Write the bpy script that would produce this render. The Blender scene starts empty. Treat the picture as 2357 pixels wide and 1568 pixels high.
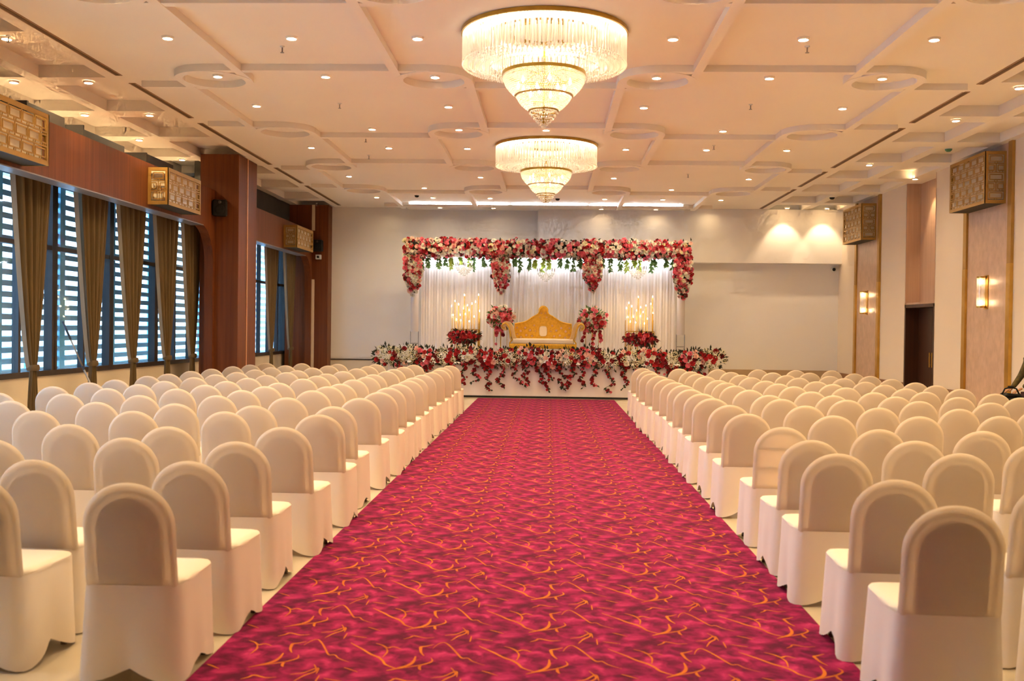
import bpy, bmesh, math, random
from mathutils import Vector, Matrix, Euler

# ------------------------------------------------------------------ camera, world, exposure
SC = bpy.context.scene
COL = SC.collection
PI = math.pi
CAM_Z = 1.64
FPX = 2340.0                                   # focal length in pixels of the 2357 x 1568 frame
cd = bpy.data.cameras.new('camera'); cam = bpy.data.objects.new('camera', cd); COL.objects.link(cam)
cd.sensor_width = 36.0; cd.lens = FPX / 2357.0 * 36.0; cd.clip_start = 0.05; cd.clip_end = 200
yaw, pitch, roll = math.atan(85.5 / FPX), -28.0 / FPX, 0.0125
fw = Vector((-math.sin(yaw) * math.cos(pitch), math.cos(yaw) * math.cos(pitch), math.sin(pitch)))
rt = Vector((math.cos(yaw), math.sin(yaw), 0)); up = rt.cross(fw)
r2 = rt * math.cos(roll) + up * math.sin(roll); u2 = -rt * math.sin(roll) + up * math.cos(roll)
cam.matrix_world = Matrix(((r2.x, u2.x, -fw.x, 0), (r2.y, u2.y, -fw.y, 0), (r2.z, u2.z, -fw.z, CAM_Z), (0, 0, 0, 1)))
cd.dof.use_dof = True; cd.dof.focus_distance = 17.0; cd.dof.aperture_fstop = 3.2
SC.camera = cam

world = bpy.data.worlds.new('daylight'); SC.world = world; world.use_nodes = True
bg = world.node_tree.nodes['Background']; bg.inputs[0].default_value = (0.42, 0.66, 1.0, 1); bg.inputs[1].default_value = 0.95

VS = SC.view_settings
VS.view_transform = 'Standard'; VS.look = 'None'; VS.gamma = 1.0; VS.use_curve_mapping = False
VS.exposure = 2.92
SC.cycles.max_bounces = 7; SC.cycles.diffuse_bounces = 3; SC.cycles.glossy_bounces = 2; SC.cycles.transmission_bounces = 6; SC.cycles.transparent_max_bounces = 12
SC.cycles.use_adaptive_sampling = True; SC.cycles.adaptive_threshold = 0.09; SC.cycles.adaptive_min_samples = 12
SC.cycles.caustics_reflective = False; SC.cycles.caustics_refractive = False
SC.cycles.use_denoising = True
SC.cycles.sample_clamp_indirect = 6.0

DOWN = 190.0          # downlight emission
CHAND = 2.3          # chandelier lamp emission
WARM = (1.0, 0.70, 0.40)
COOL = (0.80, 0.90, 1.0)

# ------------------------------------------------------------------ materials
M = {}
def nmat(name):
    m = bpy.data.materials.new(name); m.use_nodes = True
    nt = m.node_tree; nt.nodes.clear()
    out = nt.nodes.new('ShaderNodeOutputMaterial')
    M[name] = m
    return m, nt, out
def rgba(c): return (c[0], c[1], c[2], 1.0)
def pmat(name, c1, c2=None, scale=6.0, rough=0.6, metal=0.0, bump=0.0, bscale=None, stretch=(1, 1, 1), spec=0.5, detail=3.0):
    """Principled surface whose colour wanders between c1 and c2 with a noise, with an optional fine bump."""
    m, nt, out = nmat(name); N = nt.nodes; L = nt.links
    b = N.new('ShaderNodeBsdfPrincipled'); L.new(b.outputs[0], out.inputs[0])
    b.inputs['Roughness'].default_value = rough; b.inputs['Metallic'].default_value = metal
    b.inputs['Specular IOR Level'].default_value = spec
    tc = N.new('ShaderNodeTexCoord'); mp = N.new('ShaderNodeMapping'); L.new(tc.outputs['Object'], mp.inputs[0])
    mp.inputs['Scale'].default_value = stretch
    nz = N.new('ShaderNodeTexNoise'); nz.inputs['Scale'].default_value = scale; nz.inputs['Detail'].default_value = detail
    L.new(mp.outputs[0], nz.inputs['Vector'])
    mx = N.new('ShaderNodeMix'); mx.data_type = 'RGBA'
    c2 = c2 or tuple(x * 0.93 for x in c1)
    mx.inputs[6].default_value = rgba(c1); mx.inputs[7].default_value = rgba(c2)
    mr = N.new('ShaderNodeMapRange'); mr.inputs[1].default_value = 0.32; mr.inputs[2].default_value = 0.68
    L.new(nz.outputs[0], mr.inputs[0]); L.new(mr.outputs[0], mx.inputs[0]); L.new(mx.outputs[2], b.inputs['Base Color'])
    if bump:
        n2 = N.new('ShaderNodeTexNoise'); n2.inputs['Scale'].default_value = bscale or scale * 4
        L.new(mp.outputs[0], n2.inputs['Vector'])
        bp = N.new('ShaderNodeBump'); bp.inputs['Strength'].default_value = bump; bp.inputs['Distance'].default_value = 0.02
        L.new(n2.outputs[0], bp.inputs['Height']); L.new(bp.outputs[0], b.inputs['Normal'])
    return m
def emat(name, c, s):
    m, nt, out = nmat(name)
    e = nt.nodes.new('ShaderNodeEmission'); e.inputs[0].default_value = rgba(c); e.inputs[1].default_value = s
    nt.links.new(e.outputs[0], out.inputs[0]); return m
def mixmat(name, parts):
    """parts: list of (weight, kind, colour, roughness); weights add up to 1."""
    m, nt, out = nmat(name); N = nt.nodes; L = nt.links
    acc, tot = None, 0.0
    for w, kind, c, ro in parts:
        n = N.new({'d': 'ShaderNodeBsdfDiffuse', 't': 'ShaderNodeBsdfTranslucent', 'x': 'ShaderNodeBsdfTransparent', 'g': 'ShaderNodeBsdfGlossy'}[kind])
        n.inputs[0].default_value = rgba(c)
        if kind == 'g': n.inputs['Roughness'].default_value = ro
        if acc is None: acc, tot = n, w
        else:
            mx = N.new('ShaderNodeMixShader'); tot += w; mx.inputs[0].default_value = w / tot
            L.new(acc.outputs[0], mx.inputs[1]); L.new(n.outputs[0], mx.inputs[2]); acc = mx
    L.new(acc.outputs[0], out.inputs[0]); return m

pmat('plaster_ceiling', (0.90, 0.82, 0.72), (0.88, 0.79, 0.69), 0.6, 0.75)
pmat('plaster_wall', (0.86, 0.82, 0.79), (0.84, 0.79, 0.76), 0.5, 0.8, bump=0.05, bscale=30)
pmat('plaster_right', (0.82, 0.69, 0.55), (0.79, 0.66, 0.52), 0.5, 0.8, bump=0.05, bscale=30)
pmat('skirting_tan', (0.50, 0.36, 0.22), (0.44, 0.31, 0.19), 3, 0.5)
pmat('skirting_brown', (0.30, 0.15, 0.08), (0.24, 0.12, 0.06), 3, 0.45)
pmat('sill_wall', (0.80, 0.68, 0.52), (0.74, 0.62, 0.47), 1.0, 0.8)
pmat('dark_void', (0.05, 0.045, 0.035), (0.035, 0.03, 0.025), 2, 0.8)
pmat('duct_metal', (0.05, 0.040, 0.034), (0.035, 0.03, 0.025), 4, 0.6)
pmat('wood_walnut', (0.200, 0.056, 0.013), (0.130, 0.034, 0.008), 2.2, 0.5, spec=0.3, stretch=(9, 9, 0.25), bump=0.05, detail=6)
pmat('wood_dark', (0.055, 0.016, 0.006), (0.035, 0.010, 0.004), 2.2, 0.4, stretch=(9, 9, 0.25), detail=6)
pmat('wood_pink', (0.60, 0.38, 0.25), (0.52, 0.32, 0.20), 2.2, 0.5, stretch=(7, 7, 0.3), detail=6)
pmat('marble_pink', (0.66, 0.45, 0.33), (0.54, 0.36, 0.25), 9.0, 0.35, stretch=(1, 1, 0.7), detail=8)
pmat('floor_stone', (0.72, 0.62, 0.47), (0.66, 0.56, 0.42), 1.4, 0.22)
pmat('brass', (0.70, 0.43, 0.10), (0.58, 0.34, 0.07), 4, 0.28, metal=0.9)
pmat('brass_dull', (0.52, 0.31, 0.08), (0.44, 0.25, 0.06), 4, 0.42, metal=0.6)
pmat('gold_leaf', (0.85, 0.50, 0.05), (0.70, 0.38, 0.03), 20, 0.35, metal=0.55, bump=0.3, bscale=60)
pmat('gold_rim', (0.50, 0.33, 0.06), (0.40, 0.25, 0.04), 10, 0.3, metal=0.8)
pmat('cream_leather', (0.86, 0.74, 0.58), (0.82, 0.69, 0.53), 8, 0.5, bump=0.05)
pmat('strip_cream', (0.80, 0.66, 0.48), (0.76, 0.61, 0.44), 3, 0.5)
pmat('copper_strip', (0.85, 0.45, 0.22), (0.78, 0.40, 0.20), 3, 0.3, metal=0.5)
pmat('frame_dark', (0.045, 0.030, 0.022), (0.03, 0.02, 0.016), 5, 0.4)
pmat('louver_daylight_tint', (0.40, 0.62, 0.78), (0.34, 0.56, 0.74), 1.5, 0.5)  # grey slats with the blue cast of daylight put into their colour
pmat('post_daylight_tint', (0.30, 0.72, 0.98), (0.26, 0.66, 0.92), 1.5, 0.5)  # same daylight blue in the colour, lifted as little light gets there
pmat('black_plastic', (0.006, 0.006, 0.006), (0.010, 0.010, 0.010), 20, 0.55, spec=0.25)
pmat('white_plastic', (0.75, 0.75, 0.72), (0.7, 0.7, 0.67), 10, 0.4)
pmat('green_plastic', (0.05, 0.22, 0.10), (0.04, 0.17, 0.08), 10, 0.4)
pmat('slot_brown', (0.34, 0.20, 0.11), (0.30, 0.17, 0.09), 5, 0.6)
pmat('slot_dark', (0.14, 0.075, 0.035), (0.11, 0.06, 0.03), 5, 0.7)
pmat('curtain_olive', (0.165, 0.105, 0.042), (0.115, 0.072, 0.028), 3.0, 0.55, stretch=(5, 5, 0.3), spec=0.3)
pmat('curtain_lining', (0.33, 0.30, 0.24), (0.28, 0.25, 0.20), 3.0, 0.7, stretch=(5, 5, 0.3))
pmat('pad_beige', (0.47, 0.35, 0.25), (0.43, 0.32, 0.23), 10, 0.9)
pmat('chair_metal', (0.22, 0.18, 0.14), (0.16, 0.13, 0.10), 10, 0.3, metal=0.9)
pmat('stage_cloth', (0.86, 0.80, 0.82), (0.83, 0.76, 0.78), 2, 0.85, stretch=(3, 3, 0.4))
pmat('stage_dark', (0.03, 0.028, 0.03), (0.02, 0.02, 0.02), 4, 0.7)
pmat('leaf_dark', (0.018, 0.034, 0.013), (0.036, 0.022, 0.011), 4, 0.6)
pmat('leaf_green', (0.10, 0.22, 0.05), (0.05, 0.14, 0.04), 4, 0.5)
pmat('leaf_yellow', (0.30, 0.40, 0.05), (0.20, 0.30, 0.04), 4, 0.5)
pmat('petal_red', (0.62, 0.020, 0.030), (0.42, 0.008, 0.020), 9, 0.6)
pmat('petal_crimson', (0.30, 0.006, 0.016), (0.20, 0.004, 0.012), 9, 0.6)
pmat('petal_pink', (0.92, 0.24, 0.30), (0.82, 0.11, 0.20), 9, 0.6)
pmat('petal_blush', (0.93, 0.62, 0.52), (0.90, 0.48, 0.42), 9, 0.6)
pmat('petal_white', (0.90, 0.86, 0.78), (0.86, 0.80, 0.66), 9, 0.6)
pmat('petal_cream', (0.84, 0.78, 0.48), (0.80, 0.74, 0.52), 9, 0.6)
pmat('stem_green', (0.05, 0.08, 0.03), (0.04, 0.06, 0.02), 9, 0.6)
pmat('vein_gold', (0.66, 0.20, 0.022), (0.50, 0.11, 0.03), 5.0, 0.9, spec=0.1)
pmat('pole_grey', (0.35, 0.33, 0.32), (0.3, 0.28, 0.27), 9, 0.35, metal=0.5)
pmat('pole_blue', (0.03, 0.06, 0.14), (0.02, 0.05, 0.11), 9, 0.4)
pmat('shirt_olive', (0.16, 0.11, 0.03), (0.06, 0.045, 0.015), 14, 0.9, bump=0.2)
pmat('trousers_plum', (0.045, 0.012, 0.018), (0.03, 0.01, 0.014), 10, 0.9)
pmat('skin', (0.45, 0.22, 0.11), (0.40, 0.19, 0.09), 10, 0.55)
pmat('hair_black', (0.012, 0.009, 0.007), (0.02, 0.015, 0.01), 30, 0.5)
mixmat('chair_fabric', [(0.46, 'd', (0.95, 0.84, 0.71), 0), (0.36, 't', (0.97, 0.82, 0.62), 0), (0.15, 'x', (1, .95, .88), 0), (0.03, 'g', (0.8, 0.8, 0.8), 0.5)])
mixmat('chair_fabric_dense', [(0.90, 'd', (0.93, 0.82, 0.70), 0), (0.07, 't', (0.95, 0.80, 0.62), 0), (0.03, 'g', (0.8, 0.8, 0.8), 0.5)])
mixmat('drape_voile', [(0.76, 'd', (0.86, 0.80, 0.79), 0), (0.17, 't', (0.88, 0.80, 0.77), 0), (0.07, 'g', (0.9, 0.9, 0.9), 0.35)])
mixmat('crystal', [(0.40, 'x', (1, 0.98, 0.95), 0), (0.36, 't', (1.0, 0.96, 0.88), 0), (0.12, 'd', (0.95, 0.90, 0.80), 0), (0.12, 'g', (1, 0.97, 0.9), 0.08)])
mixmat('window_glass', [(0.92, 'x', (0.86, 0.95, 1.0), 0), (0.08, 'g', (0.9, 0.95, 1.0), 0.03)])
mixmat('lamp_glass', [(0.72, 'x', (1, 0.97, 0.9), 0), (0.18, 't', (1.0, 0.92, 0.80), 0), (0.10, 'g', (1, 1, 1), 0.1)])
pmat('lantern_panel', (0.92, 0.80, 0.62), (0.88, 0.75, 0.56), 3, 0.25)
emat('led_down', (1.0, 0.725, 0.375), DOWN)
emat('led_dim', (1.0, 0.725, 0.375), DOWN * .12)
emat('led_chandelier', (1.0, 0.89, 0.72), CHAND)
emat('bulb_chandelier', (1.0, 0.78, 0.5), 12.0)
emat('flame', (1.0, 0.72, 0.36), 15.0)
emat('sconce_bulb', (1.0, 0.72, 0.42), 7.0)
emat('led_white', COOL, 11.0)
emat('bulkhead_glow', COOL, 4.0)
emat('crystal_lamp', (0.9, 0.95, 1.0), 16.0)

# carpet: blotches that repeat with the woven tile (0.66 m)
def carpet_mat():
    m, nt, out = nmat('carpet_red'); N = nt.nodes; L = nt.links
    b = N.new('ShaderNodeBsdfPrincipled'); L.new(b.outputs[0], out.inputs[0])
    b.inputs['Roughness'].default_value = 0.92; b.inputs['Specular IOR Level'].default_value = 0.15
    b.inputs['Sheen Weight'].default_value = 0.06; b.inputs['Sheen Tint'].default_value = (1.0, 0.45, 0.45, 1)
    tc = N.new('ShaderNodeTexCoord'); sp = N.new('ShaderNodeSeparateXYZ'); L.new(tc.outputs['Object'], sp.inputs[0])
    def trig(src, op, k):
        a = N.new('ShaderNodeMath'); a.operation = 'MULTIPLY'; a.inputs[1].default_value = k; L.new(src, a.inputs[0])
        t = N.new('ShaderNodeMath'); t.operation = op; L.new(a.outputs[0], t.inputs[0]); return t.outputs[0]
    cx = trig(sp.outputs[0], 'COSINE', 2 * PI / 0.66); sx = trig(sp.outputs[0], 'SINE', 2 * PI / 0.66)
    cy = trig(sp.outputs[1], 'COSINE', 2 * PI / 0.655); sy = trig(sp.outputs[1], 'SINE', 2 * PI / 0.655)
    cb = N.new('ShaderNodeCombineXYZ'); L.new(cx, cb.inputs[0]); L.new(sx, cb.inputs[1]); L.new(cy, cb.inputs[2])
    nz = N.new('ShaderNodeTexNoise'); nz.noise_dimensions = '4D'; nz.inputs['Scale'].default_value = 1.15
    nz.inputs['Detail'].default_value = 3.0; nz.inputs['Distortion'].default_value = 0.6
    L.new(cb.outputs[0], nz.inputs['Vector']); L.new(sy, nz.inputs['W'])
    cr = N.new('ShaderNodeValToRGB'); L.new(nz.outputs[0], cr.inputs[0])
    e = cr.color_ramp.elements
    e[0].position = 0.34; e[0].color = (0.082, 0.0012, 0.026, 1)
    e[1].position = 0.70; e[1].color = (0.51, 0.030, 0.15, 1)
    k = cr.color_ramp.elements.new(0.46); k.color = (0.168, 0.002, 0.050, 1)
    k = cr.color_ramp.elements.new(0.58); k.color = (0.30, 0.006, 0.082, 1)
    L.new(cr.outputs[0], b.inputs['Base Color'])
    n2 = N.new('ShaderNodeTexNoise'); n2.inputs['Scale'].default_value = 260; L.new(tc.outputs['Object'], n2.inputs['Vector'])
    bp = N.new('ShaderNodeBump'); bp.inputs['Strength'].default_value = 0.25; bp.inputs['Distance'].default_value = 0.004
    L.new(n2.outputs[0], bp.inputs['Height']); L.new(bp.outputs[0], b.inputs['Normal'])
carpet_mat()

# ------------------------------------------------------------------ mesh helpers
class MB:
    def __init__(self): self.v = []; self.f = []
    def add(self, vs, fs):
        o = len(self.v); self.v += [tuple(p) for p in vs]; self.f += [tuple(i + o for i in f) for f in fs]; return self
    def box(self, x0, x1, y0, y1, z0, z1):
        return self.add([(x0, y0, z0), (x1, y0, z0), (x1, y1, z0), (x0, y1, z0), (x0, y0, z1), (x1, y0, z1), (x1, y1, z1), (x0, y1, z1)],
                        [(0, 3, 2, 1), (4, 5, 6, 7), (0, 1, 5, 4), (1, 2, 6, 5), (2, 3, 7, 6), (3, 0, 4, 7)])
    def cyl(self, p0, p1, r0, r1=None, n=8, caps=True):
        p0, p1 = Vector(p0), Vector(p1); r1 = r0 if r1 is None else r1
        d = (p1 - p0); q = d.to_track_quat('Z', 'Y') if d.length > 1e-9 else None
        vs = []
        for p, r in ((p0, r0), (p1, r1)):
            for i in range(n):
                a = 2 * PI * i / n; o = Vector((math.cos(a) * r, math.sin(a) * r, 0)); vs.append(p + q @ o)
        fs = [(i, (i + 1) % n, n + (i + 1) % n, n + i) for i in range(n)]
        if caps: fs += [tuple(range(n - 1, -1, -1)), tuple(range(n, 2 * n))]
        return self.add(vs, fs)
    def tube(self, pts, r, n=6, closed=False):
        P = [Vector(p) for p in pts]; m = len(P); vs = []
        rr = r if isinstance(r, (list, tuple)) else [r] * m
        for i, p in enumerate(P):
            if closed: t = P[(i + 1) % m] - P[i - 1]
            else: t = P[min(i + 1, m - 1)] - P[max(i - 1, 0)]
            q = t.to_track_quat('Z', 'Y')
            for k in range(n):
                a = 2 * PI * k / n; vs.append(p + q @ Vector((math.cos(a) * rr[i], math.sin(a) * rr[i], 0)))
        fs = []
        for i in range(m if closed else m - 1):
            j = (i + 1) % m
            for k in range(n): fs.append((i * n + k, i * n + (k + 1) % n, j * n + (k + 1) % n, j * n + k))
        if not closed: fs += [tuple(range(n - 1, -1, -1)), tuple(range((m - 1) * n, m * n))]
        return self.add(vs, fs)
    def lathe(self, prof, n=32, c=(0, 0, 0), closed=False):
        vs = []; m = len(prof)
        for r, z in prof:
            for i in range(n):
                a = 2 * PI * i / n; vs.append((c[0] + r * math.cos(a), c[1] + r * math.sin(a), c[2] + z))
        fs = []
        for j in range(m if closed else m - 1):
            k = (j + 1) % m
            for i in range(n): fs.append((j * n + i, j * n + (i + 1) % n, k * n + (i + 1) % n, k * n + i))
        return self.add(vs, fs)
    def prism(self, poly, axis, a0, a1):
        """Extrude a 2D polygon. axis 'y': points are (x,z); 'x': (y,z); 'z': (x,y)."""
        n = len(poly)
        def mk(p, a): return {'y': (p[0], a, p[1]), 'x': (a, p[0], p[1]), 'z': (p[0], p[1], a)}[axis]
        vs = [mk(p, a0) for p in poly] + [mk(p, a1) for p in poly]
        return self.add(vs, [tuple(range(n)), tuple(range(2 * n - 1, n - 1, -1))] + [(i, n + i, n + (i + 1) % n, (i + 1) % n) for i in range(n)])
    def octa(self, c, r, h, n=4):
        x, y, z = c
        vs = [(x, y, z + h), (x, y, z - h)] + [(x + r * math.cos(2 * PI * i / n), y + r * math.sin(2 * PI * i / n), z) for i in range(n)]
        return self.add(vs, [(0, 2 + i, 2 + (i + 1) % n) for i in range(n)] + [(1, 2 + (i + 1) % n, 2 + i) for i in range(n)])
    def grid(self, fn, nu, nv, wrap=False):
        vs = [fn(i, j) for j in range(nv) for i in range(nu)]
        fs = []
        for j in range(nv - 1):
            for i in range(nu if wrap else nu - 1):
                fs.append((j * nu + i, j * nu + (i + 1) % nu, (j + 1) * nu + (i + 1) % nu, (j + 1) * nu + i))
        return self.add(vs, fs)
    def mesh(self, name, mat, smooth=False, angle=None):
        me = bpy.data.meshes.new(name); me.from_pydata(self.v, [], self.f)
        bm = bmesh.new(); bm.from_mesh(me); bmesh.ops.recalc_face_normals(bm, faces=bm.faces); bm.to_mesh(me); bm.free()
        me.materials.append(M[mat]); 
        if smooth:
            me.shade_smooth()
            if angle: me.set_sharp_from_angle(angle=math.radians(angle))
        me.update(); return me
    def build(self, name, mat, parent=None, smooth=False, loc=None, angle=None, bevel=0.0):
        o = inst(name, self.mesh(name, mat, smooth, angle), parent, loc)
        if bevel:
            b = o.modifiers.new('bevel', 'BEVEL'); b.width = bevel; b.segments = 2; b.limit_method = 'ANGLE'
        return o

def inst(name, me, parent=None, loc=None, rot=None, scale=None):
    o = bpy.data.objects.new(name, me); COL.objects.link(o)
    if parent: o.parent = parent
    if loc: o.location = loc
    if rot: o.rotation_euler = rot
    if scale: o.scale = (scale,) * 3 if isinstance(scale, (int, float)) else scale
    return o
def tag(o, label=None, cat=None, group=None, kind=None):
    if label: o['label'] = label
    if cat: o['category'] = cat
    if group: o['group'] = group
    if kind: o['kind'] = kind
    return o
def thing(name, label, cat, loc=(0, 0, 0), rz=0.0, group=None):
    o = bpy.data.objects.new(name, None); COL.objects.link(o); o.location = loc; o.rotation_euler = (0, 0, rz)
    o.empty_display_size = 0.1
    return tag(o, label, cat, group)
def struct(o, label=None, cat=None): return tag(o, label, cat, None, 'structure')
ORD = ['first', 'second', 'third', 'fourth', 'fifth', 'sixth', 'seventh', 'eighth', 'ninth', 'tenth', 'eleventh', 'twelfth', 'thirteenth',
       'fourteenth', 'fifteenth', 'sixteenth', 'seventeenth', 'eighteenth', 'nineteenth', 'twentieth', 'twenty-first', 'twenty-second', 'twenty-third', 'twenty-fourth', 'twenty-fifth', 'twenty-sixth', 'twenty-seventh', 'twenty-eighth']

# ------------------------------------------------------------------ the room shell
ZC = 4.79                    # underside of the ceiling
YB = 26.75                   # end wall
XR = 7.5                     # right wall
YN = -9.0                    # wall behind the camera
XW = -7.0                    # window wall
CX = -0.09                   # centre line of the ceiling pattern

struct(MB().box(-8.2, 8.4, YN, YB + .3, -0.2, 0).build('floor', 'floor_stone'), 'polished cream stone floor under the chairs', 'floor')

ceil = struct(MB().box(-5.32, 5.22, YN, YB + .3, ZC, ZC + .3).build('ceiling', 'plaster_ceiling'), 'warm white plaster ceiling with ribs, rings and coffers', 'ceiling')
RIBD = 0.085
def rib(x0, x1, y0, y1, name='rib', d=RIBD):
    d = RIBD if y1 - y0 > x1 - x0 else RIBD - .004
    MB().box(x0, x1, y0, y1, ZC - d, ZC + .01).build(name, 'plaster_ceiling', ceil)
RW = 0.055
rows = [9.25, 12.65, 16.07, 19.5, 22.9, 26.25]
RR = 0.43
for ri, y in enumerate(rows):
    odd = ri % 2 == 1          # rows 12.65, 19.5, 26.25
    for s in (-1, 1):
        for xr in (1.385, 4.15):
            x = CX + s * xr
            if y < 26:
                MB().lathe([(RR - .05, ZC - RIBD - .004), (RR + .05, ZC - RIBD - .004), (RR + .05, ZC + .01), (RR - .05, ZC + .01)], 40, (x, y, 0), closed=True).build('ring_rib', 'plaster_ceiling', ceil, smooth=True, angle=40)
        # cross ribs between the inner and the outer ring, and outer ring to the slot
        yi = y - RR if odd else y + RR
        yo = y + RR if odd else y - RR
        a, b = CX + s * 1.385, CX + s * 4.15
        if yi < 26.3: rib(min(a, b), max(a, b), yi - RW, yi + RW)
        a, b = CX + s * 4.15, (5.22 if s > 0 else -5.32)
        if yo < 26.3: rib(min(a, b), max(a, b), yo - RW, yo + RW)
    yc = y + RR if odd else y - RR
    if yc < 26.3: rib(CX - 1.385, CX + 1.385, yc - RW, yc + RW)
    # lengthwise ribs from this row to the next
    if ri < len(rows) - 1:
        y1 = rows[ri + 1]
        wide = not odd
        for s in (-1, 1):
            xi = CX + s * (1.385 + (RR if wide else -RR)); xo = CX + s * (4.15 - (RR if wide else -RR))
            rib(xi - RW, xi + RW, y, y1); rib(xo - RW, xo + RW, y, y1)
for y0, y1 in ((YN, 9.25),):
    for s in (-1, 1):
        for xr in (1.385 - RR, 4.15 + RR):
            rib(CX + s * xr - RW, CX + s * xr + RW, y0, y1)

# side ceilings: coffers between beams that come down to the level of the middle ceiling
def side_ceiling(x0, x1, bands, cross, half):
    MB().box(x0, x1, YN, YB + .3, ZC + .16, ZC + .4).build('coffer_bed', 'plaster_ceiling', ceil)
    for a, b in bands: MB().box(a, b, YN, YB + .3, ZC, ZC + .3).build('coffer_beam', 'plaster_ceiling', ceil)
    for y in cross: MB().box(x0, x1, y - half, y + half, ZC + .001, ZC + .3).build('coffer_beam', 'plaster_ceiling', ceil)
crossL = [11.07 + 2.02 * k for k in range(-10, 8)]
side_ceiling(-8.75, -5.32, [(-5.72, -5.32), (-6.78, -6.6), (-7.9, -7.7)], crossL, .22)
side_ceiling(5.22, 8.4, [(5.22, 5.6), (6.45, 6.65), (7.35, 8.4)], [11.16 + 2.02 * k for k in range(-10, 8)], .22)

# end bulkhead; glowing strips added in place of stage light on its face
cove = struct(MB().box(-3.75, 3.45, 25.62, YB, ZC - .05, ZC + .01).build('trim_1', 'plaster_ceiling'), 'low plaster bulkhead of the ceiling along the end wall', 'ceiling trim')
t = thing('bulkhead_glow_line', 'cold white glow added for light falling on the ceiling bulkhead face', 'light', (CX, 25.55, ZC))
for a, b in ((-3.45, -1.0), (-.85, .95), (1.1, 3.35)):
    MB().box(a, b, 0, .03, -.045, -.005).build('glow_strip', 'bulkhead_glow', t)
MB().box(-3.5, 3.4, .03, .07, -.05, 0).build('strip_backing', 'white_plastic', t)

# linear air slots of the ceiling
def slot(x, segs, side, k0):
    for i, (a, b) in enumerate(segs):
        g = thing('air_slot', (f'dark linear air slot in the ceiling {side} of the aisle, {ORD[i - 1]} segment in view' if i else f'dark linear air slot {side} of the aisle, outside the picture'), 'air vent', (x, a, ZC), 0, 'ceiling air slots')
        MB().box(-.045, .045, 0, b - a, -.006, 0).build('frame', 'slot_brown', g)
        MB().box(-.022, .022, .03, b - a - .03, -.011, -.006).build('blade', 'slot_dark', g)
slot(-5.50, [(7.0, 8.9), (9.3, 12.75), (13.15, 15.35), (15.75, 19.75), (20.15, 22.3), (22.7, 26.3)], 'left', 0)
slot(5.38, [(9.0, 10.6), (11.3, 13.05), (13.45, 15.45), (15.85, 19.7), (20.2, 22.3), (22.7, 26.3)], 'right', 0)

# end wall
wb = struct(MB().box(-7.25, 8.4, YB, YB + .2, 0, ZC + .3).build('wall_back', 'plaster_wall'), 'plain cream plaster end wall behind the stage', 'wall')
MB().box(-.33, .33, YB - .31, YB + .01, .1, ZC).build('pilaster', 'plaster_wall', wb)
lg = MB().box(.32, XR + .02, YB - .28, YB + .01, 3.40, ZC).build('bulkhead', 'plaster_wall', wb, bevel=.008)
struct(MB().box(1.0, XR, YB - .04, YB + .01, 0, .64).build('baseboard_back_right', 'skirting_tan'), 'tall tan skirting along the end wall right of the stage', 'skirting')
struct(MB().box(-6.0, -1.0, YB - .03, YB + .01, 0, .75).build('baseboard_back_left', 'sill_wall'), 'cream dado at the foot of the end wall left of the stage', 'skirting')
struct(MB().box(-6.0, -1.0, YB - .045, YB + .01, .75, .78).build('trim_2', 'frame_dark'), 'thin dark line above the dado left of the stage', 'trim')
struct(MB().box(-8.2, 8.4, YN - .2, YN, 0, ZC + .3).build('wall_front', 'plaster_wall'), 'plaster wall behind the viewer', 'wall')

# right wall: plaster piers, a recess with the door, marble panels between brass strips
wr = struct(MB().box(XR, XR + .9, YN, 20.12, 0, ZC).box(XR, XR + .9, 21.78, YB, 0, ZC).box(XR + .32, XR + .9, 20.12, 21.78, 0, ZC).build('wall_right', 'plaster_right'), 'warm cream plaster wall on the right with piers', 'wall')
MB().box(XR + .29, XR + .325, 20.12, 21.78, 2.27, ZC).build('recess_panel', 'wood_pink', wr)
MB().box(XR + .0, XR + .325, 21.745, 21.79, 2.27, ZC).build('recess_return', 'wood_pink', wr)
MB().box(XR + .0, XR + .325, 20.11, 20.15, 2.27, ZC).build('recess_return', 'wood_pink', wr)
MB().box(XR + .02, XR + .325, 20.12, 21.78, 2.235, 2.275).build('recess_lintel', 'wood_pink', wr)
d1 = struct(MB().box(XR + .0, XR + .34, 21.72, 21.79, 0, 2.235).box(XR + .0, XR + .34, 20.11, 20.18, 0, 2.235).box(XR + .0, XR + .34, 20.11, 21.79, 2.17, 2.235).build('door_1', 'wood_dark'), 'dark brown double door in the recess of the right wall', 'door')
for a, b in ((20.18, 20.945), (20.955, 21.72)):
    lf = MB().box(XR + .27, XR + .31, a, b, .01, 2.17).build('door_leaf', 'wood_dark', d1, bevel=.004)
    yy = b - .06 if b < 21 else a + .06
    MB().cyl((XR + .25, yy, .95), (XR + .25, yy, 1.25), .012).cyl((XR + .25, yy, 1.0), (XR + .28, yy, 1.0), .008).cyl((XR + .25, yy, 1.2), (XR + .28, yy, 1.2), .008).build('handle', 'brass', lf)
for i, (a, b) in enumerate(((YN, 16.8), (18.72, 20.1), (21.8, 23.42), (25.2, YB))):
    MB().box(XR - .02, XR + .01, a, b, 0, .60).build('skirting_panel', 'skirting_brown', wr)
def marble_bay(y0, y1, near):
    p = MB().box(XR - .015, XR + .01, y0, y1, 0.02, ZC).build('marble_panel', 'marble_pink', wr)
    for (a, b) in ((y0 - .08, y0 + .06), (y1 - .06, y1 + .08)):
        MB().box(XR - .05, XR + .01, a, b, 2.80, ZC).build('upper_strip', 'brass_dull', wr)
        MB().box(XR - .055, XR + .01, a, b, 0.02, 2.80).build('brass_strip', 'brass', wr)
marble_bay(16.85, 18.6, True); marble_bay(23.45, 25.15, False)
marble_bay(10.2, 11.95, False)

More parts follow.
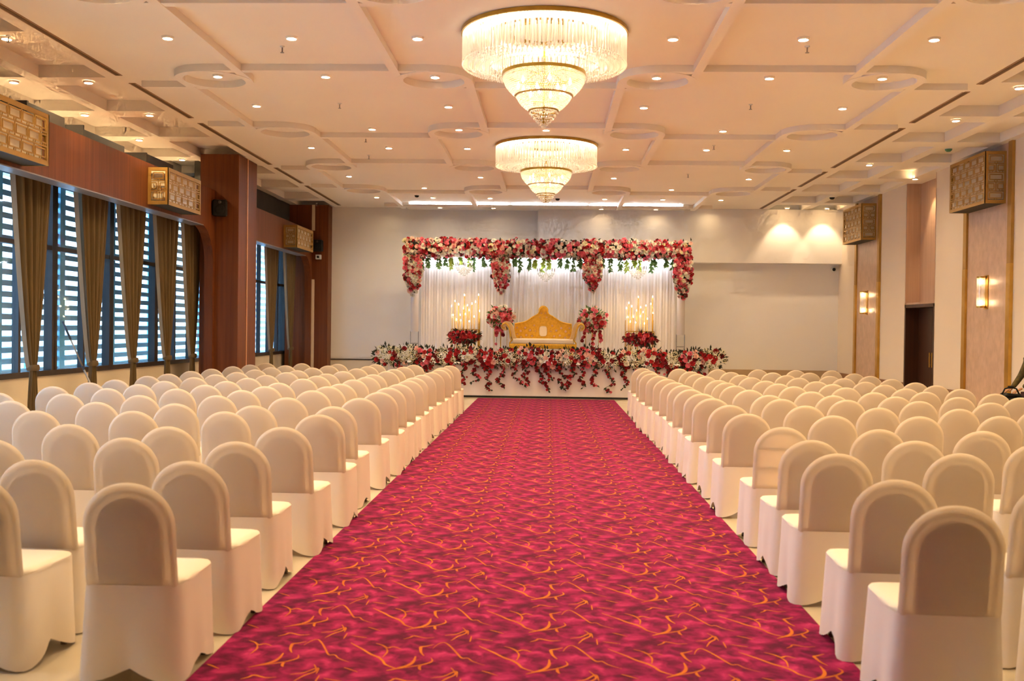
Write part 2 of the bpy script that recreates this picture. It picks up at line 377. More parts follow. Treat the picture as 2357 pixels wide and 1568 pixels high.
# left: window wall, walnut fascia with rounded brackets, walnut columns
wl = struct(MB().box(XW - .25, XW, YN, YB, 0, .90).build('wall_left', 'sill_wall'), 'low cream wall under the windows on the left', 'wall')
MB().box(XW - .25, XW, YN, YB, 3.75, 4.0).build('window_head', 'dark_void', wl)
struct(MB().box(-8.75, XW, YN, YB, 3.985, 4.06).build('trim_7', 'plaster_wall'), 'pale soffit of the void above the left windows', 'soffit')
struct(MB().box(-8.75, -8.55, YN, YB, 4.06, ZC + .4).build('wall_left_upper', 'plaster_wall'), 'pale upper wall of the void above the left windows', 'wall')
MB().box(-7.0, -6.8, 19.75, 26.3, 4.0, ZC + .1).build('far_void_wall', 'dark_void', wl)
def fascia(y0, y1, r0, r1, name, label):
    z0, z1 = 3.42, 4.12
    pts = [(y0, z1), (y1, z1)]
    n = 10; rad = .62
    def leg(yc, sgn):   # rounded inner corner of the bracket
        return [(yc + sgn * rad * (1 - math.sin(a * PI / 2 / n)) , z0 - rad * (1 - math.cos(a * PI / 2 / n))) for a in range(n + 1)]
    right = []
    if r1:
        right = [(y1, 0.0), (y1 - .10, 0.0)] + [(y1 - .10 - rad * (1 - math.sin(t)), z0 - rad * (1 - math.cos(t))) for t in [PI / 2 * (n - k) / n for k in range(n + 1)]]
    else: right = [(y1, z0)]
    left = []
    if r0:
        left = [(y0 + .10 + rad * (1 - math.sin(t)), z0 - rad * (1 - math.cos(t))) for t in [PI / 2 * k / n for k in range(n + 1)]] + [(y0 + .10, 0.0), (y0, 0.0)]
    else: left = [(y0, z0)]
    o = MB().prism(pts + right + left, 'x', -6.36, -6.20).build(name, 'wood_walnut')
    MB().box(-6.95, -6.21, y0, y1, 4.085, 4.118).build('top_board', 'wood_walnut', o)
    return struct(o, label, 'fascia')
f1 = fascia(YN, 18.6, False, True, 'trim_3', 'long walnut fascia with rounded bracket over the near windows')
f2 = fascia(19.75, 26.3, True, True, 'trim_4', 'short walnut fascia over the far windows by the end wall')
MB().box(-6.40, -6.17, YN, 17.9, 3.405, 3.42).build('edge_strip', 'pole_grey', f1); MB().box(-6.40, -6.17, 20.5, 25.5, 3.405, 3.42).build('edge_strip', 'pole_grey', f2)
c1 = struct(MB().box(-6.48, -5.76, 18.6, 19.75, 0, ZC).build('trim_5', 'wood_walnut'), 'walnut clad column standing before the windows', 'column')
MB().box(-5.775, -5.752, 19.12, 19.17, 0, ZC).build('light_strip', 'copper_strip', c1)
MB().box(-6.50, -5.74, 18.58, 19.77, 0, .12).build('plinth', 'skirting_brown', c1)
c2 = struct(MB().box(-6.9, -5.78, 26.3, YB, 0, ZC).build('trim_6', 'wood_walnut'), 'walnut clad column in the far left corner', 'column')
MB().box(-6.21, -6.13, 26.28, 26.31, 4.12, ZC).build('light_strip', 'strip_cream', c2)
MB().box(-6.21, -6.13, 26.28, 26.31, 0, 2.85).build('light_strip', 'strip_cream', c2)
MB().box(-6.92, -5.76, 26.27, 26.35, 0, .12).build('plinth', 'skirting_brown', c2)

# ducts lying above the fascia
for i, (a, b, nm) in enumerate(((9.6, 11.3, 'nearest'), (12.3, 13.3, 'second'), (13.8, 15.2, 'third'), (16.0, 17.2, 'fourth'))):
    g = thing('air_duct', f'dark air duct on top of the left walnut fascia, {nm} one', 'duct', (-6.62, a, 4.12), 0, 'ducts above the fascia')
    MB().box(-.16, .16, 0, b - a, 0, .20 + .04 * (i % 2)).build('body', 'duct_metal', g, bevel=.01)
    MB().box(.15, .175, .1, b - a - .1, .02, .05).build('edge_rail', 'pole_grey', g)
    MB().box(-.18, .18, -.02, .02, 0, .245).build('flange', 'duct_metal', g)

# ------------------------------------------------------------------ windows with outdoor louvres
win_y = [2.95 + 1.86 * k for k in range(13)] + [26.6]        # unit edges
wn = 0
for k in range(len(win_y) - 1):
    a, b = win_y[k], win_y[k + 1]
    if b > 26.7: break
    wn += 1
    vi = k - 5                                   # units before this one stand outside the picture
    where = f'{ORD[vi]} tall window unit in view on the left' if vi >= 0 else f'{ORD[k]} tall window unit on the left outside the picture'
    W = struct(MB().box(XW - .10, XW + .02, a - .075, a + .075, .90, 3.9).box(XW - .10, XW + .02, b - .01, b + .01, .90, 3.9).box(XW - .10, XW + .03, a, b, .90, .975).box(XW - .10, XW + .02, a, b, 3.75, 3.9).build(f'window_{wn}', 'frame_dark'), where + ', dark frame', 'window')
    m = (a + b) / 2
    MB().box(XW - .08, XW + .01, m - .03, m + .03, .975, 3.75).build('mullion', 'frame_dark', W)
    MB().box(XW - .08, XW + .01, a, b, 2.66, 2.72).build('transom', 'frame_dark', W)
    for (p, q) in ((a + .075, m - .03), (m + .03, b - .01)):
        for (z0, z1) in ((.975, 2.66), (2.72, 3.75)):
            MB().box(XW - .045, XW - .039, p, q, z0, z1).build('pane', 'window_glass', W)
    if vi < 0: continue
    # louvre screen outside: each slat its own piece
    bl = b if b < 26 else 31.5
    LV = thing('louver_screen', f'daylight-tinted outdoor louvre screen behind the {ORD[vi]} window unit in view on the left', 'louvre', (XW - .75, a, 0), 0, 'outdoor louvre screens')
    sl = MB().box(-.02, .02, 0, bl - a, -.040, .040).mesh('slat', 'louver_daylight_tint')
    for q in range(22): inst('slat', sl, LV, (0, 0, .60 + .160 * q), (0, math.radians(14), 0))
    for yy in ((.72, 1.62) if a < 19 else (.72,)):
        MB().box(-.05, .05, yy, yy + .17, -.15, 3.98).build('post', 'post_daylight_tint', LV)
struct(MB().box(-14, -7.25, YN, 34, -.35, -.15).build('ground_outside', 'floor_stone'), 'pale paving outside the windows', 'ground')
# glazing return at the near end so that daylight only enters through the windows
MB().box(XW - .25, XW, YN, 2.95, .9, 3.75).build('pier', 'plaster_wall', wl)
MB().box(XW - .25, XW, 26.6, YB, .9, 3.75).build('pier', 'frame_dark', wl)

def curtain(idx, y0, y1, tie, label):
    """A pleated curtain gathered at a tie, seen from the room; hangs along y."""
    random.seed(50 + idx)
    root = thing('curtain', label, 'curtain', (-6.62, tie, 0), 0, 'olive curtains at the left windows')
    nu, nv = 61, 26; zt, zb, zk = 3.62, .04, 1.06
    ph = random.random() * 6
    def fn(i, j):
        u = i / (nu - 1); z = zt + (zb - zt) * j / (nv - 1)
        if z > zk:
            t = (z - zk) / (zt - zk); e = t ** 0.75
            a = (tie - .06) * (1 - e) + y0 * e; b = (tie + .06) * (1 - e) + y1 * e; amp = .022 + .026 * t
        else:
            t = (zk - z) / (zk - zb); w = .06 + .05 * min(1, t * 2.5); a, b = tie - w, tie + w; amp = .022
        y = a + (b - a) * u
        x = amp * math.sin(u * 2 * PI * 9 + ph) + amp * .5 * math.sin(u * 2 * PI * 4 + ph * 2)
        return (x + .02, y - tie, z)
    MB().grid(fn, nu, nv).build('drape', 'curtain_olive', root, smooth=True)
    def fe(i, j):      # the paler leading edge, turned back
        z = zt + (zk - zt) * j / (nv - 1); t = (z - zk) / (zt - zk); e = t ** 0.75
        a = (tie - .07) * (1 - e) + y0 * e
        return (.02 - .05 * i / 3, a - tie - .03 * i / 3 * (0.3 + t), z)
    MB().grid(fe, 4, nv).build('lining_edge', 'curtain_lining', root, smooth=True)
    MB().lathe([(.070, -.04), (.080, -.02), (.080, .02), (.070, .04)], 16, (.02, 0, 0)).build('tieback', 'curtain_olive', root, smooth=True, loc=(0, 0, zk))
    MB().cyl((0.02, y0 - tie, zt), (.02, y1 - tie, zt), .018, n=8).build('rail', 'frame_dark', root)
CUR = [(12.3, 13.2, 12.78, 'large one nearest the camera, full height in view'), (13.97, 14.87, 14.48, 'second full one, behind the leaning pole'),
       (15.36, 16.4, 15.92, 'third full one from the camera'), (16.8, 17.77, 17.36, 'fourth from the camera, two before the column'), (18.1, 19.0, 18.6, 'last one before the walnut column'),
       (21.7, 22.5, 22.1, 'half hidden behind the walnut column'), (23.45, 24.5, 23.95, 'left of the two in the far bay'), (25.1, 26.15, 25.75, 'right of the two in the far bay')]
for i, (a, b, tt, s) in enumerate(CUR):
    curtain(i, a, b, tt, 'olive tied curtain, ' + s)

# mop pole leaning at the windows
pl = thing('mop_pole', 'thin grey pole with dark handle leaning against the left windows', 'pole', (-6.35, 14.62, 0))
P0, P1 = Vector((0, 0, .0)), Vector((-.40, -.75, 1.66))
MB().cyl(P0, P0.lerp(P1, .60), .013).build('shaft', 'pole_grey', pl, smooth=True)
MB().cyl(P0.lerp(P1, .59), P0.lerp(P1, .62), .017).build('joint', 'pole_blue', pl)
MB().cyl(P0.lerp(P1, .62), P0.lerp(P1, .85), .011).build('upper_shaft', 'pole_grey', pl, smooth=True)
MB().cyl(P0.lerp(P1, .85), P1, .016, .014).build('grip', 'pole_blue', pl, smooth=True)
MB().box(-.03, .03, -.16, .16, 0, .05).build('mop_head', 'pole_blue', pl)

# ------------------------------------------------------------------ brass fretwork lanterns on both sides
def fret(mb, w, h, th, seed):
    """Bars of a Chinese fret filling a w x h face lying in the local (u, v) plane; returns list of (u0,u1,v0,v1)."""
    rnd = random.Random(seed); bars = []
    b = .016
    nr = max(3, round(h / .185)); rh = (h - .10) / nr
    for r in range(nr):
        v0 = .05 + r * rh; nc = max(1, round(w / .30)); cw = (w - .10) / nc; off = cw / 2 if r % 2 else 0
        bars.append((.05, w - .05, v0 - b / 2, v0 + b / 2))
        c = -1
        while True:
            c += 1
            u0 = .05 + c * cw - off; u1 = u0 + cw
            if u0 > w - .06: break
            a, d = max(u0 + .03, .05), min(u1 - .03, w - .05)
            if d - a < .03: continue
            lo, hi = v0 + rh * .24, v0 + rh * .80
            bars += [(a, d, lo - b / 2, lo + b / 2), (a, d, hi - b / 2, hi + b / 2), (a - b / 2, a + b / 2, lo, hi), (d - b / 2, d + b / 2, lo, hi)]
            m = (a + d) / 2
            for q in (m - .02, m + .02): bars.append((q - b / 3, q + b / 3, v0, lo))
            if u0 > .05: bars.append((u0 - b / 2, u0 + b / 2, v0, v0 + rh))
    bars.append((.05, w - .05, h - .05 - b / 2, h - .05 + b / 2))
    return bars
def lantern(x_wall, y0, ln, z0, h, proj, side, label):
    """side = +1: hangs on the right wall (faces -x); -1: on the left fascia (faces +x)."""
    g = thing('fretwork_lantern', label, 'lantern', (x_wall, y0, z0), 0, 'brass fretwork lanterns')
    s = -side; e = .05
    fr = MB()
    def bar(xa, xb, ya, yb, za, zb): fr.box(min(s * xa, s * xb), max(s * xa, s * xb), ya, yb, za, zb)
    t = .012
    for (ya, yb) in ((0, t), (ln - t, ln)):           # end faces: border frame
        bar(0, proj, ya, yb, 0, e); bar(0, proj, ya, yb, h - e, h); bar(0, e, ya, yb, e, h - e); bar(proj - e, proj, ya, yb, e, h - e)
    bar(proj - t, proj, 0, ln, 0, e); bar(proj - t, proj, 0, ln, h - e, h); bar(proj - t, proj, 0, e, e, h - e); bar(proj - t, proj, ln - e, ln, e, h - e)
    fr.build('frame', 'brass_dull', g)
    f = MB()
    for (u0, u1, v0, v1) in fret(None, ln, h, t, 1): f.box(min(s * (proj - t * .8), s * (proj - t * .2)), max(s * (proj - t * .8), s * (proj - t * .2)), u0, u1, v0, v1)
    f.build('front_fretwork', 'brass_dull', g)
    for ya in (t * .2, ln - t * .8):
        f = MB()
        for (u0, u1, v0, v1) in fret(None, proj, h, t, 2):
            f.box(min(s * u0, s * u1), max(s * u0, s * u1), ya, ya + t * .6, v0, v1)
        f.build('end_fretwork', 'brass_dull', g)
    c = MB(); ins = .055
    xa, xb = .03, proj - ins
    c.box(min(s * xa, s * xb), max(s * xa, s * xb), ins, ln - ins, .07, h - .05).build('inner_shade', 'lantern_panel', g)
    c = MB(); c.box(min(0, s * (proj - .02)), max(0, s * (proj - .02)), .015, ln - .015, .005, .02).build('bottom_tray', 'dark_void', g)
lantern(-6.20, 10.22, 1.5, 3.47, .60, .32, -1, 'brass fretwork lantern on the left fascia, nearest and cut by the picture edge')
lantern(-6.20, 15.45, 1.46, 3.48, .57, .32, -1, 'brass fretwork lantern on the left fascia beside the walnut column')
lantern(-6.20, 23.45, 1.6, 3.46, .52, .32, -1, 'small far brass fretwork lantern on the left fascia near the end wall')
lantern(XR, 17.05, 1.48, 3.80, .86, .36, 1, 'tall brass fretwork lantern on the right wall, the nearer one')
lantern(XR, 23.7, 1.45, 3.78, .84, .36, 1, 'tall brass fretwork lantern on the right wall, the far one')

# wall sconces on the marble panels
def sconce(y, z0, label):
    g = thing('wall_sconce', label, 'wall lamp', (XR - .015, y, z0), 0, 'glass wall sconces')
    h = .58
    MB().box(-.02, 0, -.07, .07, 0, h).build('back_plate', 'brass', g, bevel=.004)
    for z in (.02, h - .05): MB().lathe([(.0, 0), (.075, 0), (.075, .03), (0, .03)], 20, (-.10, 0, 0)).build('cap', 'brass', g, loc=(0, 0, z), smooth=True, angle=40)
    MB().cyl((-.10, 0, .05), (-.10, 0, h - .05), .068, n=20, caps=False).build('glass_tube', 'lamp_glass', g, smooth=True)
    for z in (.07, h - .15): MB().cyl((-.10, 0, z), (-.10, 0, z + .08), .022, n=10).build('bulb', 'sconce_bulb', g, smooth=True)
    for z in (.06, h - .06): MB().cyl((-.10, 0, z), (-.01, 0, z), .012).build('arm', 'brass', g)
sconce(17.72, 2.07, 'lit glass tube sconce on the marble panel, the larger nearer one')
sconce(24.28, 2.06, 'lit glass tube sconce on the marble panel, the far one')

# ------------------------------------------------------------------ ceiling downlights
dl_rim = MB().lathe([(.050, -.001), (.050, -.026), (.056, -.027), (.068, -.003), (.068, 0)], 20).mesh('rim', 'plaster_ceiling', True, 40)
dl_led = MB().lathe([(0.0001, -.003), (.050, -.003)], 20).mesh('led_disc', 'led_down')
dl_dim = MB().lathe([(0.0001, -.003), (.050, -.003)], 20).mesh('led_disc', 'led_dim')
def downlight(x, y, z, label, dim=False):
    g = thing('downlight', label, 'downlight', (x, y, z), 0, 'recessed ceiling downlights')
    inst('rim', dl_rim, g); inst('led_disc', dl_dim if dim else dl_led, g)
colx = [-4.22, -2.85, -1.47, 1.29, 2.68, 4.06]; cn = ['far left column', 'second column from the left', 'column left of the chandeliers', 'column right of the chandeliers', 'second column from the right', 'far right column']
rowy = [9.35 - 1.69 * q for q in range(3, 0, -1)] + [9.35, 11.03, 12.72, 14.42, 16.08, 17.76, 19.42, 21.12, 22.8, 24.52, 26.12]
skip = {(1, 3), (4, 3), (0, 4), (3, 4), (5, 4), (0, 6), (2, 6), (3, 6), (5, 6), (1, 7), (4, 7), (0, 8), (2, 8), (3, 8), (5, 8), (1, 0), (4, 0)}
for r, y in enumerate(rowy):
    for c, x in enumerate(colx):
        if (c, r - 3) in skip or (r < 3 and (c, r) in {(1, 1), (4, 1)}): continue
        z = ZC - (.05 if y > 25.6 and abs(x) < 3.4 else 0)
        downlight(x, y, z, (f'small round ceiling downlight, {cn[c]}, {ORD[r - 4]} row in view' if r > 3 else f'small round ceiling downlight outside the picture, {cn[c]}, {ORD[r]} row'), dim=y > 25.5)
downlight(CX, 16.08, ZC, 'small round ceiling downlight between the two big chandeliers')
for k, y in enumerate((5.01, 9.05, 11.07, 13.07, 15.1)):
    downlight(-6.04, y, ZC, f'small downlight in the left coffers, inner line, {ORD[k - 2]} in view' if k > 1 else f'small downlight over the left coffers outside the picture, {ORD[k]}')
    if y > 12: downlight(-7.03, y, ZC, f'small downlight in the left coffers, outer line, {ORD[k - 3]} in view')
for k, y in enumerate((5.1, 9.14, 11.16, 13.18, 15.2, 19.25)):
    downlight(5.93, y, ZC, f'small downlight in the right coffers, {ORD[k - 3]} in view' if k > 2 else f'small downlight over the right coffers outside the picture, {ORD[k]}')
downlight(-7.03, 17.13, ZC, 'small downlight in the left coffers, outer line, last before the column')
downlight(-7.03, 19.15, ZC, 'small downlight in the left coffers behind the walnut column')
# wall washers over the end wall on the right
for k, x in enumerate((5.98, 6.98)):
    downlight(x, 26.02, ZC, f'small downlight washing the end wall, {"left" if k == 0 else "right"} one', True)
    sp = bpy.data.lights.new('washer', 'SPOT'); sp.energy = 9; sp.color = (1.0, .74, .45); sp.spot_size = math.radians(74); sp.spot_blend = .5; sp.shadow_soft_size = .03
    so = bpy.data.objects.new('washer', sp); COL.objects.link(so); so.location = (x, 26.02, ZC - .05); so.rotation_euler = (math.radians(20), 0, 0)
sp = bpy.data.lights.new('washer', 'SPOT'); sp.energy = 10; sp.color = (1.0, .74, .45); sp.spot_size = math.radians(60); sp.spot_blend = .5; sp.shadow_soft_size = .03
so = bpy.data.objects.new('washer', sp); COL.objects.link(so); so.location = (XR - .05, 20.95, ZC - .03); so.rotation_euler = (0, math.radians(-14), 0)
downlight(XR - .12, 20.95, ZC, 'small downlight over the door recess on the right', True)

# detectors, sprinklers, small ceiling fittings
def detector(x, y, label, mat='green_plastic', r=.055):
    g = thing('smoke_detector', label, 'detector', (x, y, ZC), 0, 'ceiling detectors')
    MB().lathe([(0.001, -.05), (r * .6, -.05), (r, -.03), (r * 1.1, -.008), (r * 1.1, 0)], 18).build('body', mat, g, smooth=True, angle=40)
    MB().lathe([(r * 1.15, -.008), (r * 1.25, 0)], 18).build('base_ring', 'white_plastic', g)
detector(-4.05, 12.3, 'round green detector on the ceiling beside the left ring')
detector(6.75, 17.6, 'round green detector on the right side ceiling before the lantern')
detector(6.55, 24.0, 'small dark detector on the right side ceiling near the end wall', 'black_plastic')
detector(-3.2, 24.2, 'small dark detector on the ceiling near the left end of the added white glow', 'black_plastic', .05)
detector(.16, 24.6, 'small dark detector on the ceiling behind the far chandelier tip', 'black_plastic', .05)
def sprinkler(x, y, label):
    g = thing('sprinkler', label, 'sprinkler', (x, y, ZC), 0, 'ceiling sprinklers')
    MB().lathe([(.03, 0), (.025, -.012), (.008, -.015)], 12).build('rose', 'white_plastic', g, smooth=True)
    MB().cyl((0, 0, -.01), (0, 0, -.07), .008).build('nozzle', 'pole_grey', g)
    MB().cyl((0, 0, -.07), (0, 0, -.075), .022, n=10).build('deflector', 'pole_grey', g)
for x, y, s in ((-3.05, 11.4, 'left of the near chandelier'), (-5.98, 11.0, 'in the left coffers'), (-3.0, 14.3, 'left, past the near chandelier'), (2.8, 11.35, 'right of the near chandelier'),
                (2.75, 14.25, 'right, past the near chandelier'), (2.75, 17.4, 'right of the far chandelier'), (-3.35, 18.6, 'left of the far chandelier'), (2.75, 20.6, 'right, past the far chandelier'),
                (-3.1, 16.9, 'left, before the far chandelier'), (-6.0, 25.9, 'over the far left column')):
    sprinkler(x, y, 'small ceiling sprinkler ' + s)

# loudspeakers on the columns, cameras
def speaker(loc, label, yaw_=0):
    g = thing('wall_speaker', label, 'loudspeaker', loc, yaw_, 'black wall loudspeakers')
    MB().prism([(-.13, -.15), (.13, -.15), (.13, .15), (-.13, .15)], 'y', -.22, -.04).build('cabinet', 'black_plastic', g, bevel=.03)
    MB().lathe([(0.001, .01), (.05, .0), (.085, .012), (.09, 0)], 20).build('cone', 'black_plastic', g, smooth=True).rotation_euler = (PI / 2, 0, 0)
    g.children[-1].location = (0, -.222, -.03)
    MB().lathe([(0.001, .008), (.03, 0)], 14).build('tweeter', 'duct_metal', g, smooth=True).rotation_euler = (PI / 2, 0, 0)
    g.children[-1].location = (0, -.222, .10)
    MB().box(-.04, .04, -.05, 0, -.05, .05).build('bracket', 'black_plastic', g)
speaker((-6.10, 18.6, 3.78), 'black loudspeaker on the walnut column by the windows', .25)
speaker((-6.02, 26.3, 3.72), 'black loudspeaker on the far corner column', 0)
g = thing('door_camera', 'small white camera box under the loudspeaker on the far column', 'camera', (-6.02, 26.3, 3.43))
MB().box(-.07, .07, -.10, 0, -.06, .06).build('housing', 'white_plastic', g, bevel=.012)
MB().cyl((0, -.10, 0), (0, -.115, 0), .032, n=16).build('lens', 'black_plastic', g, smooth=True)
g = thing('dome_camera', 'small white dome camera on the end wall at the right corner', 'camera', (7.36, YB - .01, 3.27))
MB().lathe([(.001, .07), (.06, .06), (.075, .02), (.075, 0)], 16).build('housing', 'white_plastic', g, smooth=True).rotation_euler = (PI / 2, 0, 0)
MB().lathe([(.001, .115), (.03, .10), (.045, .06)], 16).build('dome', 'black_plastic', g, smooth=True).rotation_euler = (PI / 2, 0, 0)

# ------------------------------------------------------------------ the two big crystal chandeliers
def ring_rods(r, z0, z1, n, w, seed):
    mb = MB(); rnd = random.Random(seed)
    for i in range(n):
        a = 2 * PI * i / n; x, y = r * math.cos(a), r * math.sin(a); dz = rnd.uniform(-.006, .006)
        mb.cyl((x, y, z0), (x, y, z1 + dz), w, n=4, caps=True)
    return mb
def ring_beads(mb, r, z, n, s, h):
    for i in range(n):
        a = 2 * PI * (i + .5 * (int(z * 1000) % 2)) / n; mb.octa((r * math.cos(a), r * math.sin(a), z), s, h)
def hoop(r, z, h, w=.012, n=56): return MB().lathe([(r - w, z), (r + w, z), (r + w, z + h), (r - w, z + h)], n, closed=True)
def chandelier_meshes():
    P = []
    P.append(('ceiling_plate', MB().lathe([(.36, -.012), (.875, -.012), (.875, 0), (.36, 0)], 64, closed=True), 'gold_rim', True))
    P.append(('top_rim', hoop(.872, -.045, .04, .012, 64), 'gold_rim', True))
    P.append(('inner_rim', hoop(.40, -.03, .03, .012, 48), 'gold_rim', True))
    P.append(('outer_rods', ring_rods(.862, -.03, -.345, 150, .0085, 1), 'crystal', False))
    P.append(('second_rods', ring_rods(.80, -.03, -.365, 96, .008, 2), 'crystal', False))
    P.append(('third_rods', ring_rods(.735, -.03, -.375, 84, .008, 3), 'crystal', False))
    P.append(('fourth_rods', ring_rods(.675, -.03, -.38, 76, .008, 4), 'crystal', False))
    P.append(('inner_rods', ring_rods(.575, -.05, -.36, 84, .0095, 5), 'crystal', False))
    mb = MB()
    for r, n in ((.862, 150), (.80, 140), (.735, 130), (.675, 120), (.575, 84)):
        ring_beads(mb, r, -.365 - (.862 - r) * .1, n, .014, .016)
    P.append(('rim_beads', mb, 'crystal', False))
    # LED rings between the rods
    P.append(('outer_led_ring', MB().lathe([(.832, -.016), (.77, -.016), (.77, -.03), (.832, -.03)], 64, closed=True), 'led_chandelier', False))
    P.append(('inner_led_ring', MB().lathe([(.655, -.016), (.60, -.016), (.60, -.03), (.655, -.03)], 64, closed=True), 'led_chandelier', False))
    # bowl
    P.append(('bowl_band', hoop(.43, -.47, .035, .014), 'gold_rim', True))
    def tier(z0, z1, r0, r1, rows_, n0, bulge):
        mb = MB()
        for k in range(rows_):
            t_ = k / (rows_ - 1); z = z0 + (z1 - z0) * t_; r = r0 + (r1 - r0) * t_ + bulge * math.sin(PI * t_)
            ring_beads(mb, r, z, max(18, int(n0 * r / r0)), .0115, (z0 - z1) / rows_ * .62)
        return mb
    P.append(('upper_bowl_strands', tier(-.475, -.69, .43, .295, 15, 120, .035), 'crystal', False))
    P.append(('middle_band', hoop(.30, -.69, .016, .010), 'gold_rim', True))
    P.append(('middle_bowl_strands', tier(-.70, -.84, .285, .155, 10, 84, .018), 'crystal', False))
    P.append(('lower_band', hoop(.155, -.845, .012, .008, 40), 'gold_rim', True))
    for k, (r, z) in enumerate(((.150, -.865), (.125, -.895), (.10, -.925), (.073, -.955), (.045, -.982))):
        mb = hoop(r - .02, z + .006, .006, .006, 28); P.append(('tip_hoop', mb, 'gold_rim', True))
        mb = MB(); ring_beads(mb, r, z, max(10, int(r * 230)), .012, .014); P.append(('tip_beads', mb, 'crystal', False))
    P.append(('finial', MB().lathe([(.001, -1.035), (.022, -1.02), (.028, -1.0), (.015, -.985), (.001, -.98)], 14), 'crystal', True))
    P.append(('stem', MB().cyl((0, 0, 0), (0, 0, -.98), .012, n=10), 'gold_rim', True))
    for k in range(6):
        a = k * PI / 3; P.append(('arm', MB().tube([(0, 0, -.46), (.2 * math.cos(a), .2 * math.sin(a), -.40), (.43 * math.cos(a), .43 * math.sin(a), -.45)], .007, 6), 'gold_rim', True))
    for k in range(12):
        a = k * PI / 6 + .2; r = .29 if k % 2 else .22; z = -.56 if k % 2 else -.63
        P.append(('candle_bulb', MB().lathe([(.001, z + .05), (.012, z + .02), (.016, z - .005), (.001, z - .03)], 8, (r * math.cos(a), r * math.sin(a), 0)), 'bulb_chandelier', True))
    for k in range(24):     # curved crystal hooks over the band
        a = 2 * PI * k / 24; c_, s_ = math.cos(a), math.sin(a)
        P.append(('hook', MB().tube([(.43 * c_, .43 * s_, -.45), (.44 * c_, .44 * s_, -.41), (.465 * c_, .465 * s_, -.395), (.48 * c_, .48 * s_, -.42)], .007, 5), 'crystal', True))
    return [(n, mb.mesh(n, mt, sm, 40 if sm else None), k) for n, mb, mt, sm in P for k in (('stuff' if n.endswith(('rods', 'beads', 'strands')) else None),)]
CHM = chandelier_meshes()
for (y, lab) in ((10.82, 'huge round crystal chandelier, the nearer of the two over the aisle'), (17.5, 'round crystal chandelier farther down the aisle, smaller in view')):
    g = thing('crystal_chandelier', lab, 'chandelier', (CX, y, ZC), 0, 'crystal chandeliers over the aisle')
    for n, me, k in CHM:
        o = inst(n, me, g)
        if k: o['kind'] = k

# ------------------------------------------------------------------ aisle carpet
CXA, HW = -.06, 1.58
car = tag(MB().box(-HW, HW, 0, 24.6, 0, .010).build('carpet_runner', 'carpet_red', None, loc=(CXA, -1.0, .001)), 'long crimson carpet runner with gold veins down the aisle', 'carpet')
STROKES = [
 ([(-.34, .18), (-.31, .14), (-.26, .08), (-.21, .01), (-.16, -.04), (-.13, -.09), (-.11, -.14), (-.07, -.18), (-.04, -.2)], .010),
 ([(-.09, -.23), (-.04, -.19), (0, -.15), (.02, -.09), (.02, -.01)], .013), ([(-.04, -.2), (.01, -.17), (.06, -.14), (.1, -.1), (.11, -.07), (.1, -.03)], .008),
 ([(.06, -.13), (.06, -.18), (.07, -.21)], .010), ([(-.21, .18), (-.17, .15), (-.14, .11), (-.11, .13), (-.07, .1)], .009), ([(-.15, .12), (-.13, .05), (-.14, -.04)], .006),
 ([(.06, 0), (.04, .05), (.03, .11), (.03, .14), (.05, .15), (.09, .18)], .011), ([(.09, .12), (.11, .19), (.14, .22), (.18, .15), (.22, .05), (.25, -.02), (.28, -.02), (.31, -.07), (.37, -.12)], .007),
 ([(.21, .49), (.24, .4), (.2, .33), (.17, .25)], .007), ([(.13, .34), (.19, .37), (.24, .44), (.25, .36)], .007), ([(-.08, .26), (-.05, .29), (-.03, .32), (.03, .29), (.08, .3)], .008),
 ([(.27, .34), (.27, .24)], .005), ([(.3, .3), (.35, .28), (.39, .27)], .006), ([(-.3, -.2), (-.27, -.22), (-.22, -.26)], .006)]
def catmull(p, k=4):
    out = []
    for i in range(len(p) - 1):
        a, b, c, d = p[max(i - 1, 0)], p[i], p[i + 1], p[min(i + 2, len(p) - 1)]
        for s in range(k):
            t_ = s / k
            out.append(tuple(.5 * (2 * b[q] + (c[q] - a[q]) * t_ + (2 * a[q] - 5 * b[q] + 4 * c[q] - d[q]) * t_ ** 2 + (3 * b[q] - a[q] - 3 * c[q] + d[q]) * t_ ** 3) for q in (0, 1)))
    out.append(p[-1]); return out
vein = MB()
SP = [(catmull(p), w) for p, w in STROKES]
for j in range(-10, 30):
    for i in range(-4, 5):
        ox, oy = i * .66 - CXA, 5 + 1.0 + j * .655
        for p, w in SP:
            n = len(p)
            if any(abs(q[0] + ox) > HW - .01 for q in p) or p[0][1] + oy < .4 or p[0][1] + oy > 24.2: continue
            vs = []
            for k, q in enumerate(p):
                a, b = p[max(k - 1, 0)], p[min(k + 1, n - 1)]
                dx, dy = b[0] - a[0], b[1] - a[1]; L_ = math.hypot(dx, dy) or 1
                ww = w * (.30 + .9 * math.sin(PI * (k + .3) / (n - .4))) * .62
                vs += [(q[0] + ox - dy / L_ * ww, q[1] + oy + dx / L_ * ww, .0108), (q[0] + ox + dy / L_ * ww, q[1] + oy - dx / L_ * ww, .0108)]
            vein.add(vs, [(2 * k, 2 * k + 1, 2 * k + 3, 2 * k + 2) for k in range(n - 1)])
tag(vein.build('woven_veins', 'vein_gold', car), kind='stuff')

